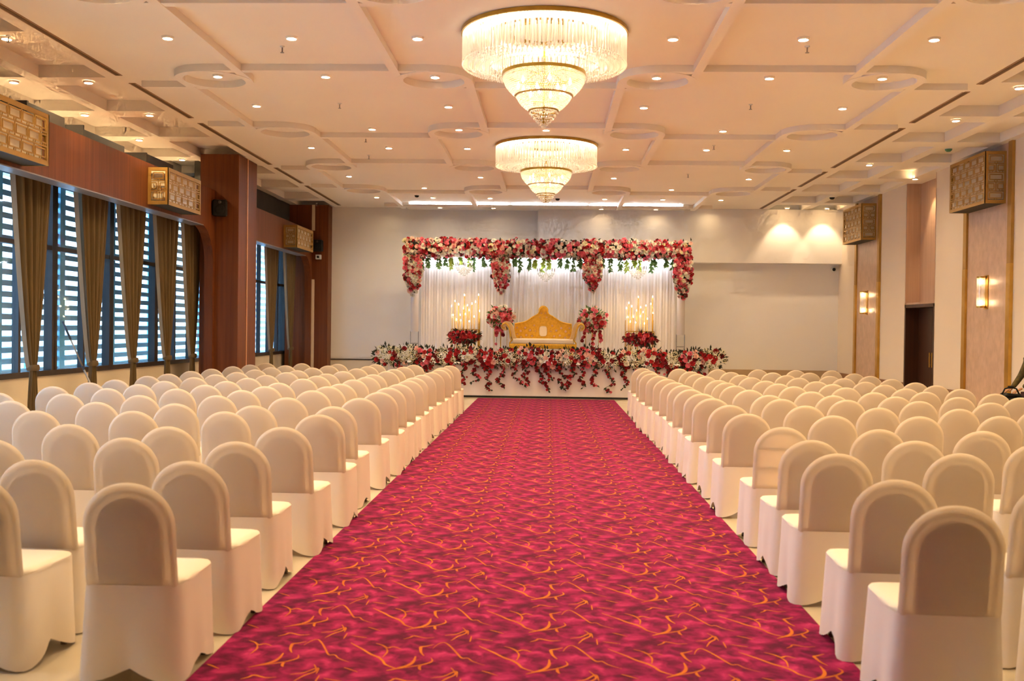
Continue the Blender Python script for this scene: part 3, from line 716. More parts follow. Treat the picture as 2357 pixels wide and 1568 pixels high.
# ------------------------------------------------------------------ covered banquet chairs
def arch(w, z0, z1, n=14):
    """Arch outline (x, z): straight sides, round top."""
    r = w; pts = [(-w, z0)]
    for k in range(n + 1):
        a = PI - PI * k / n; pts.append((r * math.cos(a), z1 - r * .92 + r * .92 * math.sin(a)))
    pts.append((w, z0)); return pts
def lean(z): return -.214 - max(0, z - .45) * .13 + max(0, .46 - z) * .6
def back_cover():
    loops = [(0.0, 0.0), (.008, .014), (.022, .021)]
    base = arch(.212, .40, .925, 18)
    side_z = [.43, .46, .50, .58, .66]
    base = [base[0]] + [(-.212, z) for z in side_z] + base[1:-1] + [(.212, z) for z in reversed(side_z)] + [base[-1]]
    mb = MB(); n = len(base); rings = []
    def inset(d):
        o = []
        for x, z in base:
            s = (.212 - d) / .212
            zz = z if z < .45 else .45 + (z - .45) * (.475 - d) / .475
            o.append((x * s, zz))
        return o
    order = [(loops[2][0], 1, loops[2][1]), (loops[1][0], 1, loops[1][1]), (0, 0, 0), (loops[1][0], -1, loops[1][1]), (loops[2][0], -1, loops[2][1])]
    vs = []
    for d, s, t_ in order:
        for x, z in inset(d): vs.append((x * (1 + .06 * max(0, (.62 - z))), lean(z) + s * t_, z))
    fs = []
    for k in range(len(order) - 1):
        for i in range(n - 1): fs.append((k * n + i, k * n + i + 1, (k + 1) * n + i + 1, (k + 1) * n + i))
    # front and rear sheets as strips left-right
    for k in (0, len(order) - 1):
        for i in range((n - 1) // 2):
            a, b, c, d = i, i + 1, n - 2 - i, n - 1 - i
            fs.append((k * n + a, k * n + b, k * n + c, k * n + d) if b != c else (k * n + a, k * n + b, k * n + d))
    mb.add(vs, fs); return mb
def pad():
    o = arch(.150, .468, .858, 12); n = len(o)
    mb = MB(); mb.add([(x, lean(z) - .012, z) for x, z in o] + [(x, lean(z) + .012, z) for x, z in o], [tuple(range(n)), tuple(range(2 * n - 1, n - 1, -1))] + [(i, n + i, n + (i + 1) % n, (i + 1) % n) for i in range(n)])
    return mb
def rrect(hx, y0, y1, n=56, p=7.0):
    """Rounded rectangle perimeter points, starting at a corner side."""
    out = []; cy, hy = (y0 + y1) / 2, (y1 - y0) / 2
    for k in range(n):
        a = 2 * PI * k / n; c, s = math.cos(a), math.sin(a)
        r = (abs(c) ** p + abs(s) ** p) ** (-1 / p); out.append((hx * r * c, cy + hy * r * s, a))
    return out
def skirt(seed):
    rnd = random.Random(seed); N_ = 56; ph = [rnd.random() * 6 for _ in range(4)]
    levels = [0, .12, .3, .5, .7, .88, 1.0]; vs = []
    hem0 = rnd.uniform(.06, .10)
    for lv in levels:
        hx = .228 + .020 * lv; pts = rrect(hx, -.236 - .012 * lv, .262 + .012 * lv, N_, 9)
        for x, y, a in pts:
            corner = abs(math.sin(2 * a)) ** 1.2
            hem = .008 + hem0 * (1 - corner)
            z = .452 + (hem - .452) * lv
            wob = .006 * lv * math.sin(5 * a + ph[0]) + .004 * lv * math.sin(9 * a + ph[1]) - .012 * lv * lv * (1 - corner)
            vs.append((x * (1 + wob / hx), y * (1 + wob / .24), z))
    fs = []
    for j in range(len(levels) - 1):
        for i in range(N_): fs.append((j * N_ + i, j * N_ + (i + 1) % N_, (j + 1) * N_ + (i + 1) % N_, (j + 1) * N_ + i))
    return MB().add(vs, fs)
def seat():
    N_ = 40; vs = []
    for d, z in ((0, .445), (.0, .458), (.010, .468), (.04, .474), (.10, .478)):
        for x, y, a in rrect(.231 - d, -.20 + d * .5, .265 - d, N_, 7): vs.append((x, y, z))
    fs = []
    for j in range(4):
        for i in range(N_): fs.append((j * N_ + i, j * N_ + (i + 1) % N_, (j + 1) * N_ + (i + 1) % N_, (j + 1) * N_ + i))
    fs.append(tuple(range(4 * N_, 5 * N_)))
    return MB().add(vs, fs)
mBack = back_cover().mesh('back_cover', 'chair_fabric', True, 50)
mPad = pad().mesh('back_cushion', 'pad_beige')
mSeat = seat().mesh('seat_cover', 'chair_fabric_dense', True, 45)
mSk = [skirt(s).mesh('skirt', 'chair_fabric_dense', True) for s in range(5)]
mLeg = MB().cyl((0, 0, 0), (0, 0, .44), .012, n=8).cyl((0, 0, 0), (0, 0, .02), .016, n=8).mesh('leg', 'chair_metal', True, 40)
mFrm = MB().tube([(x, lean(z), z) for x, z in arch(.185, .42, .885, 12)], .010, 6).mesh('back_frame', 'chair_metal', True, 40)
mBar = MB().box(-.185, .185, lean(.76) - .008, lean(.76) + .008, .75, .765).box(-.185, .185, lean(.6) - .008, lean(.6) + .008, .595, .61).mesh('back_bar', 'chair_metal')
def chair(x, y, rz, label, seed, bare=False):
    g = thing('banquet_chair', label, 'chair', (x, y, 0), rz, 'white covered banquet chairs')
    inst('back_cover', mBack, g); inst('seat_cover', mSeat, g); inst('skirt', mSk[seed % 5], g)
    inst('back_frame', mFrm, g)
    if bare: inst('back_bar', mBar, g)
    else: inst('back_cushion', mPad, g)
    for lx in (-.19, .19):
        for ly in (-.19, .21): inst('leg', mLeg, g, (lx, ly, 0))
RL = [4.55, 5.30, 6.22, 7.15, 8.2, 9.05, 10.15, 11.1, 11.95, 12.7, 13.6, 14.4, 15.3, 16.2, 17.2, 18.15, 19.15]
RRr = [4.35, 5.08, 6.12, 6.85, 7.75, 8.95, 9.95, 10.9, 11.7, 12.5, 13.4, 14.15, 15.05, 16.0, 16.9, 18.0, 19.2]
rnd = random.Random(11)
for side, rows_ in ((-1, RL), (1, RRr)):
    for r, yb in enumerate(rows_):
        sp_ = (.765 - .004 * r) if side < 0 else (.735 - .001 * r)
        for c in range(6):
            x = (-1.885 if side < 0 else 1.74) + side * sp_ * c + rnd.uniform(-.03, .03)
            y = yb + .22 + (0 if c == 0 else rnd.uniform(-.13, .13)) + .02 * c
            rz = rnd.uniform(-.05, .05); jit = rnd.randrange(99)
            # leave out the chairs that stand wholly outside the picture
            if abs(x - (-.0365 * y)) - .45 > .52 * (y + .5): continue
            word = 'in the aisle seat' if c == 0 else f'{ORD[c]} from the aisle'
            chair(x, y, rz, f'white covered chair {"left" if side < 0 else "right"} of the carpet, {ORD[r]} row from the camera, {word}', jit, bare=(side > 0 and r == 4 and c == 0))

# ------------------------------------------------------------------ stage
SZ = .80; SX0, SX1, SY0, SY1 = -3.80, 3.72, 23.92, 26.5
st = thing('stage', 'low stage platform with pale cloth front below the flowers', 'stage', (0, SY0, 0))
MB().box(SX0 + .02, SX1 - .02, .03, SY1 - SY0, .03, SZ).build('deck', 'stage_cloth', st)
MB().box(SX0 + .01, SX1 - .01, .0, SY1 - SY0, 0, .045).build('base_rail', 'stage_dark', st)
def front(i, j):
    x = SX0 + (SX1 - SX0) * i / 160; z = .05 + (SZ - .05) * j / 6
    return (x, -.012 + .010 * math.sin(x * 9.0) * (1 - j / 9) + .006 * math.sin(x * 23), z)
MB().grid(front, 161, 7).build('front_cloth', 'stage_cloth', st, smooth=True)

# frame of the backdrop and its drapes
tr = thing('backdrop_frame', 'white wrapped frame that carries the flowers behind the sofa', 'frame', (0, 25.55, SZ))
MB().box(-3.55, 3.38, -.06, .06, 2.62, 2.74).build('top_beam', 'white_plastic', tr)
for px in (-3.40, 3.28):
    MB().cyl((px, 0, .72), (px, 0, 2.62), .10, n=18).build('wrapped_post', 'drape_voile', tr, smooth=True)
    for d in (-.10, .10): MB().cyl((px + d, 0, 0), (px + d, 0, .74), .012, n=8).build('leg', 'pole_grey', tr)
    MB().box(px - .1, px + .1, -.01, .01, .42, .44).build('cross_bar', 'pole_grey', tr)
    MB().box(px - .14, px + .14, -.12, .12, 0, .015).build('foot_plate', 'pole_grey', tr)
for k, (a, b, s) in enumerate(((-3.26, -1.20, 'left'), (-1.24, 1.04, 'middle'), (1.00, 3.16, 'right'))):
    random.seed(k)
    g = thing('backdrop_drape', f'pale pleated voile drape behind the stage, {s} bay', 'drape', ((a + b) / 2, 25.78, SZ), 0, 'backdrop drapes')
    n = 190
    amp = [random.uniform(.4, 1.0) for _ in range(n)]
    def fn(i, j, a=a, b=b, amp=amp):
        u = i / (n - 1)
        return (-(b - a) / 2 + (b - a) * u, (.016 * math.sin(2 * PI * u * (b - a) / .19 + 2.2 * math.sin(7 * u + a)) + .011 * math.sin(2 * PI * u * (b - a) / .075 + 3 * math.sin(5 * u))) * (.8 + .2 * j / 5), .01 + 2.75 * j / 5)
    MB().grid(fn, n, 6).build('cloth', 'drape_voile', g, smooth=True)
    MB().cyl((-(b - a) / 2, 0, 2.77), ((b - a) / 2, 0, 2.77), .02, n=8).build('rail', 'white_plastic', g)
for k, (a, b, s) in enumerate(((-3.2, -1.45, 'left'), (-.98, .82, 'middle'), (1.3, 3.05, 'right'))):
    g = thing('light_bar', f'cold white light bar behind the garland, {s} bay', 'light', ((a + b) / 2, 25.62, SZ + 2.64), 0, 'light bars of the backdrop')
    w = (b - a) / 2
    MB().box(-w, w, -.02, .02, 0, .03).build('housing', 'white_plastic', g)
    MB().box(-w, w, -.015, .015, -.008, 0).build('glow_strip', 'led_white', g)

# ------------------------------------------------------------------ flowers
def petal(mb, a, tilt, r0, r1, w, z):
    """One petal as a bent quad pair around the z axis; tilt 0 = flat, pi/2 = upright."""
    ca, sa = math.cos(a), math.sin(a)
    def P(r, t_, zz): return (r * ca - t_ * sa, r * sa + t_ * ca, zz)
    m = (r0 + r1) / 2; h = (r1 - r0) * math.tan(tilt)
    o = [P(r0, 0, z), P(m, -w, z + h * .55), P(m, w, z + h * .55), P(r1, -w * .6, z + h), P(r1, w * .6, z + h), P(m, 0, z + h * .40)]
    mb.add(o, [(0, 1, 5), (0, 5, 2), (1, 3, 5), (5, 3, 4), (5, 4, 2)])
def rose_mesh(seed):
    rnd = random.Random(seed); mb = MB()
    for n, tilt, r0, r1, w, z in ((6, .25, .006, .062, .032, -.012), (5, .75, .004, .045, .026, -.004), (4, 1.15, .002, .020, .018, 0)):
        off = rnd.random() * 6
        for k in range(n): petal(mb, off + 2 * PI * k / n + rnd.uniform(-.15, .15), tilt + rnd.uniform(-.12, .12), r0, r1, w, z)
    return mb
def cluster_mesh(seed, n=22, R=.075, s=.024):
    """A round head of small four-petalled florets."""
    rnd = random.Random(seed); mb = MB()
    for k in range(n):
        z = 1 - 1.35 * (k + .5) / n; a = k * 2.39996; q = math.sqrt(max(0, 1 - z * z))
        d = Vector((q * math.cos(a), q * math.sin(a), z)); c = d * R * rnd.uniform(.82, 1.1)
        rot = d.to_track_quat('Z', 'Y') @ Euler((0, 0, rnd.random() * 6)).to_quaternion()
        vs = [(0, 0, -.004)] + [(s * r_ * math.cos(b), s * r_ * math.sin(b), .006 if r_ > .7 else 0) for b, r_ in [(PI / 4 * t_, 1.0 if t_ % 2 == 0 else .45) for t_ in range(8)]]
        mb.add([c + rot @ Vector(v) for v in vs], [(0, 1 + t_, 1 + (t_ + 1) % 8) for t_ in range(8)])
    return mb
ROSE = {}
for col in ('red', 'crimson', 'pink', 'blush', 'white', 'cream'):
    ROSE[col] = [rose_mesh(s).mesh('rose', 'petal_' + col) for s in range(3)]
HEAD = {col: [cluster_mesh(s).mesh('flower_head', 'petal_' + col) for s in range(2)] for col in ('white', 'cream', 'pink')}
def leafquad(mb, p, d, up_, L_, w):
    d = Vector(d).normalized(); s = d.cross(Vector(up_)).normalized() * w; nrm = s.cross(d).normalized() * w * .35
    p = Vector(p); mb.add([p, p + d * L_ * .45 + s + nrm, p + d * L_, p + d * L_ * .45 - s + nrm, p + d * L_ * .5], [(0, 1, 4), (1, 2, 4), (4, 2, 3), (0, 4, 3)])
def rdir(rnd):
    while True:
        v = Vector((rnd.uniform(-1, 1), rnd.uniform(-1, 1), rnd.uniform(-1, 1)))
        if .05 < v.length < 1: return v.normalized()
def place_bloom(parent, me, p, d, rnd, s, nm):
    q = Vector(d).to_track_quat('Z', 'Y') @ Euler((0, 0, rnd.random() * 6)).to_quaternion()
    inst(nm, me, parent, p, q.to_euler(), s)
class Filler:
    """Collects small blossoms of each colour; past the countable blooms they are joined, one part for each colour."""
    def __init__(self): self.mb = {}
    def add(self, col, p, d, rnd, sc):
        me = ROSE[col][rnd.randrange(3)]; q = Vector(d).to_track_quat('Z', 'Y') @ Euler((0, 0, rnd.random() * 6)).to_quaternion(); p = Vector(p)
        self.mb.setdefault(col, MB()).add([p + q @ (v.co * sc) for v in me.vertices], [tuple(f.vertices) for f in me.polygons])
    def build(self, parent):
        for col, mb in self.mb.items(): tag(mb.build('small_blossoms', 'petal_' + col, parent), kind='stuff')
def pick(rnd, table):
    x = rnd.random() * sum(w for _, w in table)
    for k, w in table:
        x -= w
        if x <= 0: return k
    return table[-1][0]
MIX = [('pink', 31), ('red', 17), ('white', 33), ('blush', 10), ('crimson', 4), ('cream', 5)]
# garland along the top of the frame
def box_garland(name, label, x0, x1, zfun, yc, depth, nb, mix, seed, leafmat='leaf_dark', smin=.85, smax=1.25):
    rnd = random.Random(seed); xm = (x0 + x1) / 2
    zm = sum(zfun(xm)) / 2
    g = thing(name, label, 'garland', (xm, yc, zm), 0, 'flower garlands of the backdrop')
    core = MB(); pts = []
    tries = 0
    while len(pts) < nb:
        best = None
        for _ in range(14):
            x = rnd.uniform(x0, x1); za, zb = zfun(x); z = rnd.uniform(za, zb)
            e = 2 * abs(z - (za + zb) / 2) / (zb - za + 1e-6)
            p = Vector((x - xm, -depth * math.sqrt(max(0.05, 1 - e * e)) * rnd.uniform(.85, 1.1), z - zm))
            dd = min(((p.x - q.x) ** 2 + (p.z - q.z) ** 2 for q in pts), default=9)
            if best is None or dd > best[0]: best = (dd, p, x, z, za, zb)
        _, p, x, z, za, zb = best
        pts.append(p)
        d = Vector((rnd.uniform(-.5, .5), -1, (z - (za + zb) / 2) / (zb - za) * 2.0 + rnd.uniform(-.35, .35)))
        col = pick(rnd, mix); place_bloom(g, ROSE[col][rnd.randrange(3)], p, d, rnd, rnd.uniform(smin, smax), 'rose')
    fl = Filler()
    for k in range(int(nb * 1.7)):
        x = rnd.uniform(x0, x1); za, zb = zfun(x); z = rnd.uniform(za - .01, zb + .01)
        e = min(1, 2 * abs(z - (za + zb) / 2) / (zb - za + 1e-6))
        fl.add(pick(rnd, mix), (x - xm, -depth * (math.sqrt(max(.03, 1 - e * e)) * rnd.uniform(.9, 1.25)), z - zm), (rnd.uniform(-.7, .7), -1, rnd.uniform(-.6, .6)), rnd, rnd.uniform(.42, .75))
    fl.build(g)
    for k in range(int(nb * 3.2)):
        x = rnd.uniform(x0, x1); za, zb = zfun(x); z = rnd.uniform(za, zb)
        leafquad(core, (x - xm, -depth * rnd.uniform(.2, .95), z - zm), rdir(rnd) + Vector((0, -.5, 0)), rdir(rnd), rnd.uniform(.06, .11), rnd.uniform(.016, .03))
    n = 24
    def shell(i, j):
        x = x0 + (x1 - x0) * j / 15; za, zb = zfun(x); a = 2 * PI * i / n
        return (x - xm, -depth * .45 * math.cos(a), (za + zb) / 2 - zm + (zb - za) * .42 * math.sin(a))
    core.grid(shell, n, 16, wrap=True)
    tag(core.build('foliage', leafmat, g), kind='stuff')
    return g, rnd
GX0, GX1 = -3.64, 3.48
g, rnd = box_garland('flower_garland', 'long garland of pink, red and white roses along the top of the backdrop', GX0, GX1, lambda x: (3.40 + .02 * math.sin(x * 5), 3.86 + .02 * math.sin(x * 7 + 1)), 25.45, .17, 298, MIX, 3)
# green sprays hanging below it
for k in range(34):
    x = GX0 + .45 + (GX1 - GX0 - .9) * (k + rnd.uniform(-.3, .3)) / 33
    if min(abs(x - q) for q in (-1.22, 1.06)) < .2: continue
    mb = MB(); ln = rnd.uniform(.16, .34)
    mb.tube([(0, 0, .05), (rnd.uniform(-.02, .02), -.02, -ln * .5), (rnd.uniform(-.04, .04), -.03, -ln)], .005, 4)
    for q in range(30):
        zz = -ln * rnd.random(); leafquad(mb, (rnd.uniform(-.01, .01), -.015, zz), (rnd.uniform(-1, 1), rnd.uniform(-.7, .2), -rnd.uniform(.2, 1.2)), (0, -1, .2), rnd.uniform(.07, .12), rnd.uniform(.018, .030))
    cxk = x - (GX0 + GX1) / 2
    mb.build('leaf_spray', 'leaf_yellow' if min(abs(x - q) for q in (-2.25, -.09, 2.2)) < .3 else 'leaf_green', g, loc=(cxk, -.03, 3.42 - 3.63))
for x, zb, lab in ((-3.42, 2.42, 'left corner'), (-1.22, 2.48, 'second from the left'), (1.06, 2.56, 'third from the left'), (3.28, 2.38, 'right corner')):
    n0 = random.Random(int(x * 100))
    w0 = .21
    def zf(xx, x=x, zb=zb):
        u = abs(xx - x) / w0; return (zb + (3.50 - zb) * .42 * u ** 1.3, 3.46)
    box_garland('flower_drop', f'hanging drop of mixed roses on the backdrop, {lab}', x - w0, x + w0, zf, 25.38, .13, 52, MIX, int(abs(x) * 77), smin=.8, smax=1.25)

# blooms and trailing vines along the stage front
def bunch(k, x, z, rx, rz_, kind, label):
    rnd = random.Random(900 + k)
    g = thing('flower_bunch', label, 'flowers', (x, SY0 - .06, z), 0, 'flower bunches along the stage front')
    lf = MB()
    for q in range(170):
        d = rdir(rnd); p = Vector((d.x * rx * 1.08, -abs(d.y) * .13, d.z * rz_ * 1.1)) * rnd.random() ** .35
        leafquad(lf, p, d + Vector((0, -.3, .1)), rdir(rnd), rnd.uniform(.07, .13), rnd.uniform(.016, .032))
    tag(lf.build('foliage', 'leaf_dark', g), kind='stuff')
    nb = 17
    for q in range(nb):
        a = q * 2.39996; rr = math.sqrt((q + .5) / nb)
        p = Vector((math.cos(a) * rr * rx * 1.02, -.13 * math.sqrt(max(.05, 1 - rr * rr)) - .02, math.sin(a) * rr * rz_))
        d = Vector((p.x / rx * .8, -1, p.z / rz_ * .9 + .2))
        if kind == 'white':
            col = pick(rnd, [('h_cream', 40), ('h_white', 14), ('white', 8), ('red', 22), ('crimson', 10), ('blush', 6)])
        else: col = pick(rnd, [('red', 46), ('pink', 14), ('crimson', 14), ('blush', 14), ('h_white', 6), ('white', 8)])
        if col.startswith('h_'): place_bloom(g, HEAD[col[2:]][rnd.randrange(2)], p, d, rnd, rnd.uniform(.7, 1.1), 'flower_head')
        else: place_bloom(g, ROSE[col][rnd.randrange(3)], p, d, rnd, rnd.uniform(.8, 1.2), 'rose')
NB = 17
for k in range(NB):
    x = -3.82 + 7.62 * k / (NB - 1)
    kind = 'white' if k in (0, 1, 3, 4, 6, 9, 11, 12, 14, 16) else 'red'
    z = .96 + .05 * math.sin(k * 2.1)
    bunch(k, x, z, .30, .21 if kind == 'white' else .23, kind, f'{"cream and white" if kind == "white" else "red and pink"} flower bunch on the stage front, {ORD[k]} from the left')
def vine(k, x, z0, z1, label):
    rnd = random.Random(300 + k)
    g = thing('flower_vine', label, 'vine', (x, SY0 - .07, z0), 0, 'trailing vines on the stage front')
    ln = z0 - z1; n = 7
    path = [(rnd.uniform(-.03, .03) * t_, -.03 - .01 * math.sin(t_), -ln * t_ / n) for t_ in range(n + 1)]
    MB().tube(path, .005, 4).build('stem', 'stem_green', g)
    lf = MB()
    for q in range(int(ln * 80)):
        t_ = rnd.random() * n; i = int(min(t_, n - 1)); p = Vector(path[i]).lerp(Vector(path[i + 1]), t_ - i)
        leafquad(lf, p, (rnd.uniform(-1, 1), -rnd.uniform(0, .8), -rnd.uniform(0, 1)), (0, -1, .3), rnd.uniform(.05, .09), rnd.uniform(.014, .026))
    tag(lf.build('foliage', 'leaf_dark', g), kind='stuff')
    for q in range(int(6 + ln * 20)):
        t_ = rnd.random() * n; i = int(min(t_, n - 1)); p = Vector(path[i]).lerp(Vector(path[i + 1]), t_ - i) + Vector((rnd.uniform(-.05, .05), -.025, 0))
        place_bloom(g, ROSE[pick(rnd, [('red', 50), ('crimson', 40), ('pink', 10)])][rnd.randrange(3)], p, (rnd.uniform(-.6, .6), -1, rnd.uniform(-.6, .2)), rnd, rnd.uniform(.36, .62), 'blossom')
vx = [-3.5, -3.15, -2.75, -2.35, -2.0, -1.72, -1.42, -1.08, -.80, -.55, -.22, -.02, .30, .55, .82, 1.12, 1.42, 1.78, 2.05, 2.5, 2.85, 3.2, 3.55]
vr = random.Random(5)
for k, x in enumerate(vx):
    z1 = vr.uniform(.17, .36) if -2.1 < x < 1.9 else vr.uniform(.36, .56)
    vine(k, x, .88, z1, f'trailing red flower vine on the stage front, {ORD[k]} from the left')

# flower stands beside the sofa
def flower_ball(name, label, x, y, zc, rx, rz_, nb, seed, mix, tails=(), stand=True, base=SZ, leaf='leaf_green', sc=1.0):
    rnd = random.Random(seed)
    g = thing(name, label, 'flower stand' if stand else 'flowers', (x, y, base), 0)
    h = zc - base
    if stand:
        MB().cyl((0, 0, 0), (0, 0, h), .014, n=8).build('pole', 'brass', g, smooth=True)
        MB().lathe([(.001, .03), (.03, .025), (.13, .012), (.14, 0)], 24).build('foot', 'brass', g, smooth=True)
        for s in (-.16, .16): MB().cyl((s, 0, 0), (s, 0, h - .1), .007, n=6).build('side_rod', 'brass', g)
    lf = MB()
    for q in range(nb * 4):
        d = rdir(rnd); p = Vector((d.x * rx, d.y * rx * .7, d.z * rz_)) * rnd.uniform(.4, 1.0)
        leafquad(lf, p + Vector((0, 0, h)), d + Vector((0, 0, -.2)), rdir(rnd), rnd.uniform(.08, .14), rnd.uniform(.018, .03))
    tag(lf.build('foliage', leaf, g), kind='stuff')
    for q in range(nb):
        d = rdir(rnd)
        if d.y > .3: d.y *= -1
        p = Vector((d.x * rx, d.y * rx * .7, d.z * rz_)) * rnd.uniform(.75, 1.15) + Vector((0, 0, h))
        place_bloom(g, ROSE[pick(rnd, mix)][rnd.randrange(3)], p, d + Vector((0, -.4, 0)), rnd, rnd.uniform(.7, 1.15) * sc, 'rose')
    for tx, ln in tails:
        mb = MB(); mb.tube([(tx, -.1, h - .1), (tx * 1.15, -.12, h - .1 - ln)], .005, 4).build('trail', 'stem_green', g)
        for q in range(int(ln * 26)):
            t_ = rnd.random(); place_bloom(g, ROSE[pick(rnd, [('pink', 40), ('red', 40), ('crimson', 20)])][rnd.randrange(3)], (tx * (1 + .15 * t_) + rnd.uniform(-.03, .03), -.13, h - .1 - ln * t_), (rnd.uniform(-.5, .5), -1, -.2), rnd, rnd.uniform(.5, .8), 'rose')
PK = [('pink', 40), ('red', 20), ('white', 20), ('blush', 20)]
flower_ball('flower_stand', 'tall stand of pink and white roses left of the gold sofa', -1.20, 25.12, 1.90, .31, .28, 80, 21, PK, ((-.08, .55), (.05, .35)))
flower_ball('flower_stand', 'tall stand of pink and red roses right of the gold sofa', 1.06, 25.12, 1.88, .32, .29, 80, 22, PK, ((-.2, .5), (.02, .6), (.17, .5)))
RD = [('red', 45), ('crimson', 45), ('pink', 10)]

# candle stands
def candle_stand(x, y, label, seed):
    rnd = random.Random(seed)
    g = thing('candle_stand', label, 'candle stand', (x, y, SZ), 0, 'gold candle stands')
    tz = .80; hw = .34
    for lx in (-hw, hw):
        for ly in (-.16, .16): MB().cyl((lx, ly, 0), (lx, ly, tz + .28 * (ly > 0)), .010, n=6).build('leg', 'brass', g)
    for ly in (-.16, .16): MB().box(-hw, hw, ly - .008, ly + .008, tz - .01, tz + .01).build('rail', 'brass', g)
    for lx in (-hw, hw): MB().box(lx - .008, lx + .008, -.16, .16, tz - .01, tz + .01).build('rail', 'brass', g)
    spots = [(-.34, .55), (-.27, .68), (-.19, .60), (-.11, .20), (-.04, .83), (.03, .58), (.10, .18), (.15, .62), (.20, .30), (.25, .66), (.31, .84), (.33, .44), (-.30, .33), (-.23, .22), (-.15, .34), (0, .36), (.08, .46), (-.07, .50)]
    for k, (cx_, h) in enumerate(spots):
        cy_ = (-.14, .02, .13)[k % 3]; top = tz + h
        c = MB().cyl((cx_, cy_, tz * .3), (cx_, cy_, top), .011, .009, n=7).build('candle', 'gold_leaf' if k % 3 else 'cream_leather', g, smooth=True)
        MB().lathe([(.001, top + .045), (.006, top + .025), (.008, top + .010), (.001, top)], 7, (cx_, cy_, 0)).build('flame', 'flame', c, smooth=True)
candle_stand(-2.07, 25.1, 'gold stand of tall lit candles on the left of the stage', 1)
candle_stand(2.22, 25.1, 'gold stand of tall lit candles on the right of the stage', 2)
flower_ball('red_flower_heap', 'heap of dark red roses under the left candle stand', -2.07, 24.88, 1.42, .40, .15, 60, 31, RD, (), False, SZ, 'leaf_dark', .9)
flower_ball('red_flower_heap', 'heap of dark red roses under the right candle stand', 2.24, 24.88, 1.42, .40, .15, 60, 32, RD, (), False, SZ, 'leaf_dark', .9)
for x in (-2.07, 2.24):
    pass

# three little crystal chandeliers under the garland
def small_chandelier(x, z, label, seed):
    g = thing('small_chandelier', label, 'chandelier', (x, 25.2, z), 0, 'small crystal chandeliers of the backdrop')
    MB().cyl((0, 0, .05), (0, 0, .36), .006, n=6).build('stem', 'white_plastic', g)
    for k in range(8):
        a = k * PI / 4; c_, s_ = math.cos(a), math.sin(a)
        MB().tube([(0, 0, .02), (.10 * c_, .10 * s_, -.10), (.18 * c_, .18 * s_, -.05), (.21 * c_, .21 * s_, .04)], .008, 5).build('arm', 'crystal', g, smooth=True)
        MB().cyl((.21 * c_, .21 * s_, .04), (.21 * c_, .21 * s_, .12), .010, n=6).build('candle', 'chair_metal', g)
        MB().lathe([(.001, .16), (.010, .135), (.001, .12)], 6, (.21 * c_, .21 * s_, 0)).build('bulb', 'crystal_lamp', g)
    mb = MB()
    for r, zz, n in ((.20, -.02, 22), (.17, -.07, 20), (.13, -.12, 16), (.08, -.16, 10), (.03, -.20, 5)): ring_beads(mb, r, zz, n, .014, .022)
    tag(mb.build('crystal_beads', 'crystal', g), kind='stuff')
small_chandelier(-2.13, 3.14, 'small crystal chandelier under the garland, left bay', 1)
small_chandelier(-.10, 3.02, 'small crystal chandelier under the garland, middle bay', 2)
small_chandelier(2.16, 3.10, 'small crystal chandelier under the garland, right bay', 3)

# ------------------------------------------------------------------ gold throne sofa
sf = thing('throne_sofa', 'ornate gold two-seat sofa with cream upholstery on the stage', 'sofa', (-.15, 24.62, SZ))
half = [(0, 1.37), (.05, 1.355), (.085, 1.32), (.105, 1.26), (.125, 1.215), (.17, 1.185), (.23, 1.155), (.30, 1.11), (.38, 1.05), (.47, 1.01), (.57, .99), (.66, .975), (.70, .965), (.71, .45)]
outl = [(x, z) for x, z in half] + [(-x, z) for x, z in reversed(half[1:])]
bk = MB().prism(outl, 'y', .26, .33).build('backrest', 'gold_leaf', sf, bevel=.012)
MB().tube([(x, .25, z - .015) for x, z in half[:-1]] , .018, 6).tube([(-x, .25, z - .015) for x, z in half[:-1]], .018, 6).build('carved_rim', 'gold_leaf', bk, smooth=True)
med = [(.095 * math.copysign(abs(math.cos(a)) ** .5, math.cos(a)), .78 + .125 * math.copysign(abs(math.sin(a)) ** .6, math.sin(a))) for a in [2 * PI * k / 24 for k in range(24)]]
MB().prism(med, 'y', .235, .27).build('medallion', 'cream_leather', bk, bevel=.01)
MB().tube([(x * 1.12, .25, .78 + (z - .78) * 1.1) for x, z in med], .012, 6, closed=True).build('medallion_rim', 'gold_leaf', bk, smooth=True)
rs = random.Random(8)
pmat('arm_gold_cream', (0.72, 0.50, 0.24), (0.66, 0.44, 0.19), 9, 0.45)
pmat('carve_inset', (0.75, 0.50, 0.42), (0.68, 0.42, 0.34), 9, 0.6)
for s in (-1, 1):
    for (x, z, r) in ((.22, .92, .035), (.32, .80, .045), (.44, .86, .045), (.55, .78, .05), (.27, .66, .04), (.41, .68, .045), (.54, .63, .04), (.64, .86, .035), (.19, .78, .025), (.63, .70, .03), (.05, 1.22, .025), (.08, 1.12, .025)):
        loop = [(s * x + r * math.cos(a), .252, z + r * math.sin(a) * .8) for a in [2 * PI * k / 12 for k in range(12)]]
        MB().tube(loop, .008, 5, closed=True).build('scroll', 'gold_leaf', bk, smooth=True)
        MB().lathe([(.001, .0), (r * .55, 0)], 10).build('inset', 'carve_inset', bk, loc=(s * x, .257, z)).rotation_euler = (PI / 2, 0, 0)
MB().prism([(.125 * math.cos(q * PI / 12), 1.27 + .135 * math.sin(q * PI / 12)) for q in range(13)], 'y', .245, .32).build('crest', 'gold_leaf', bk, bevel=.02)
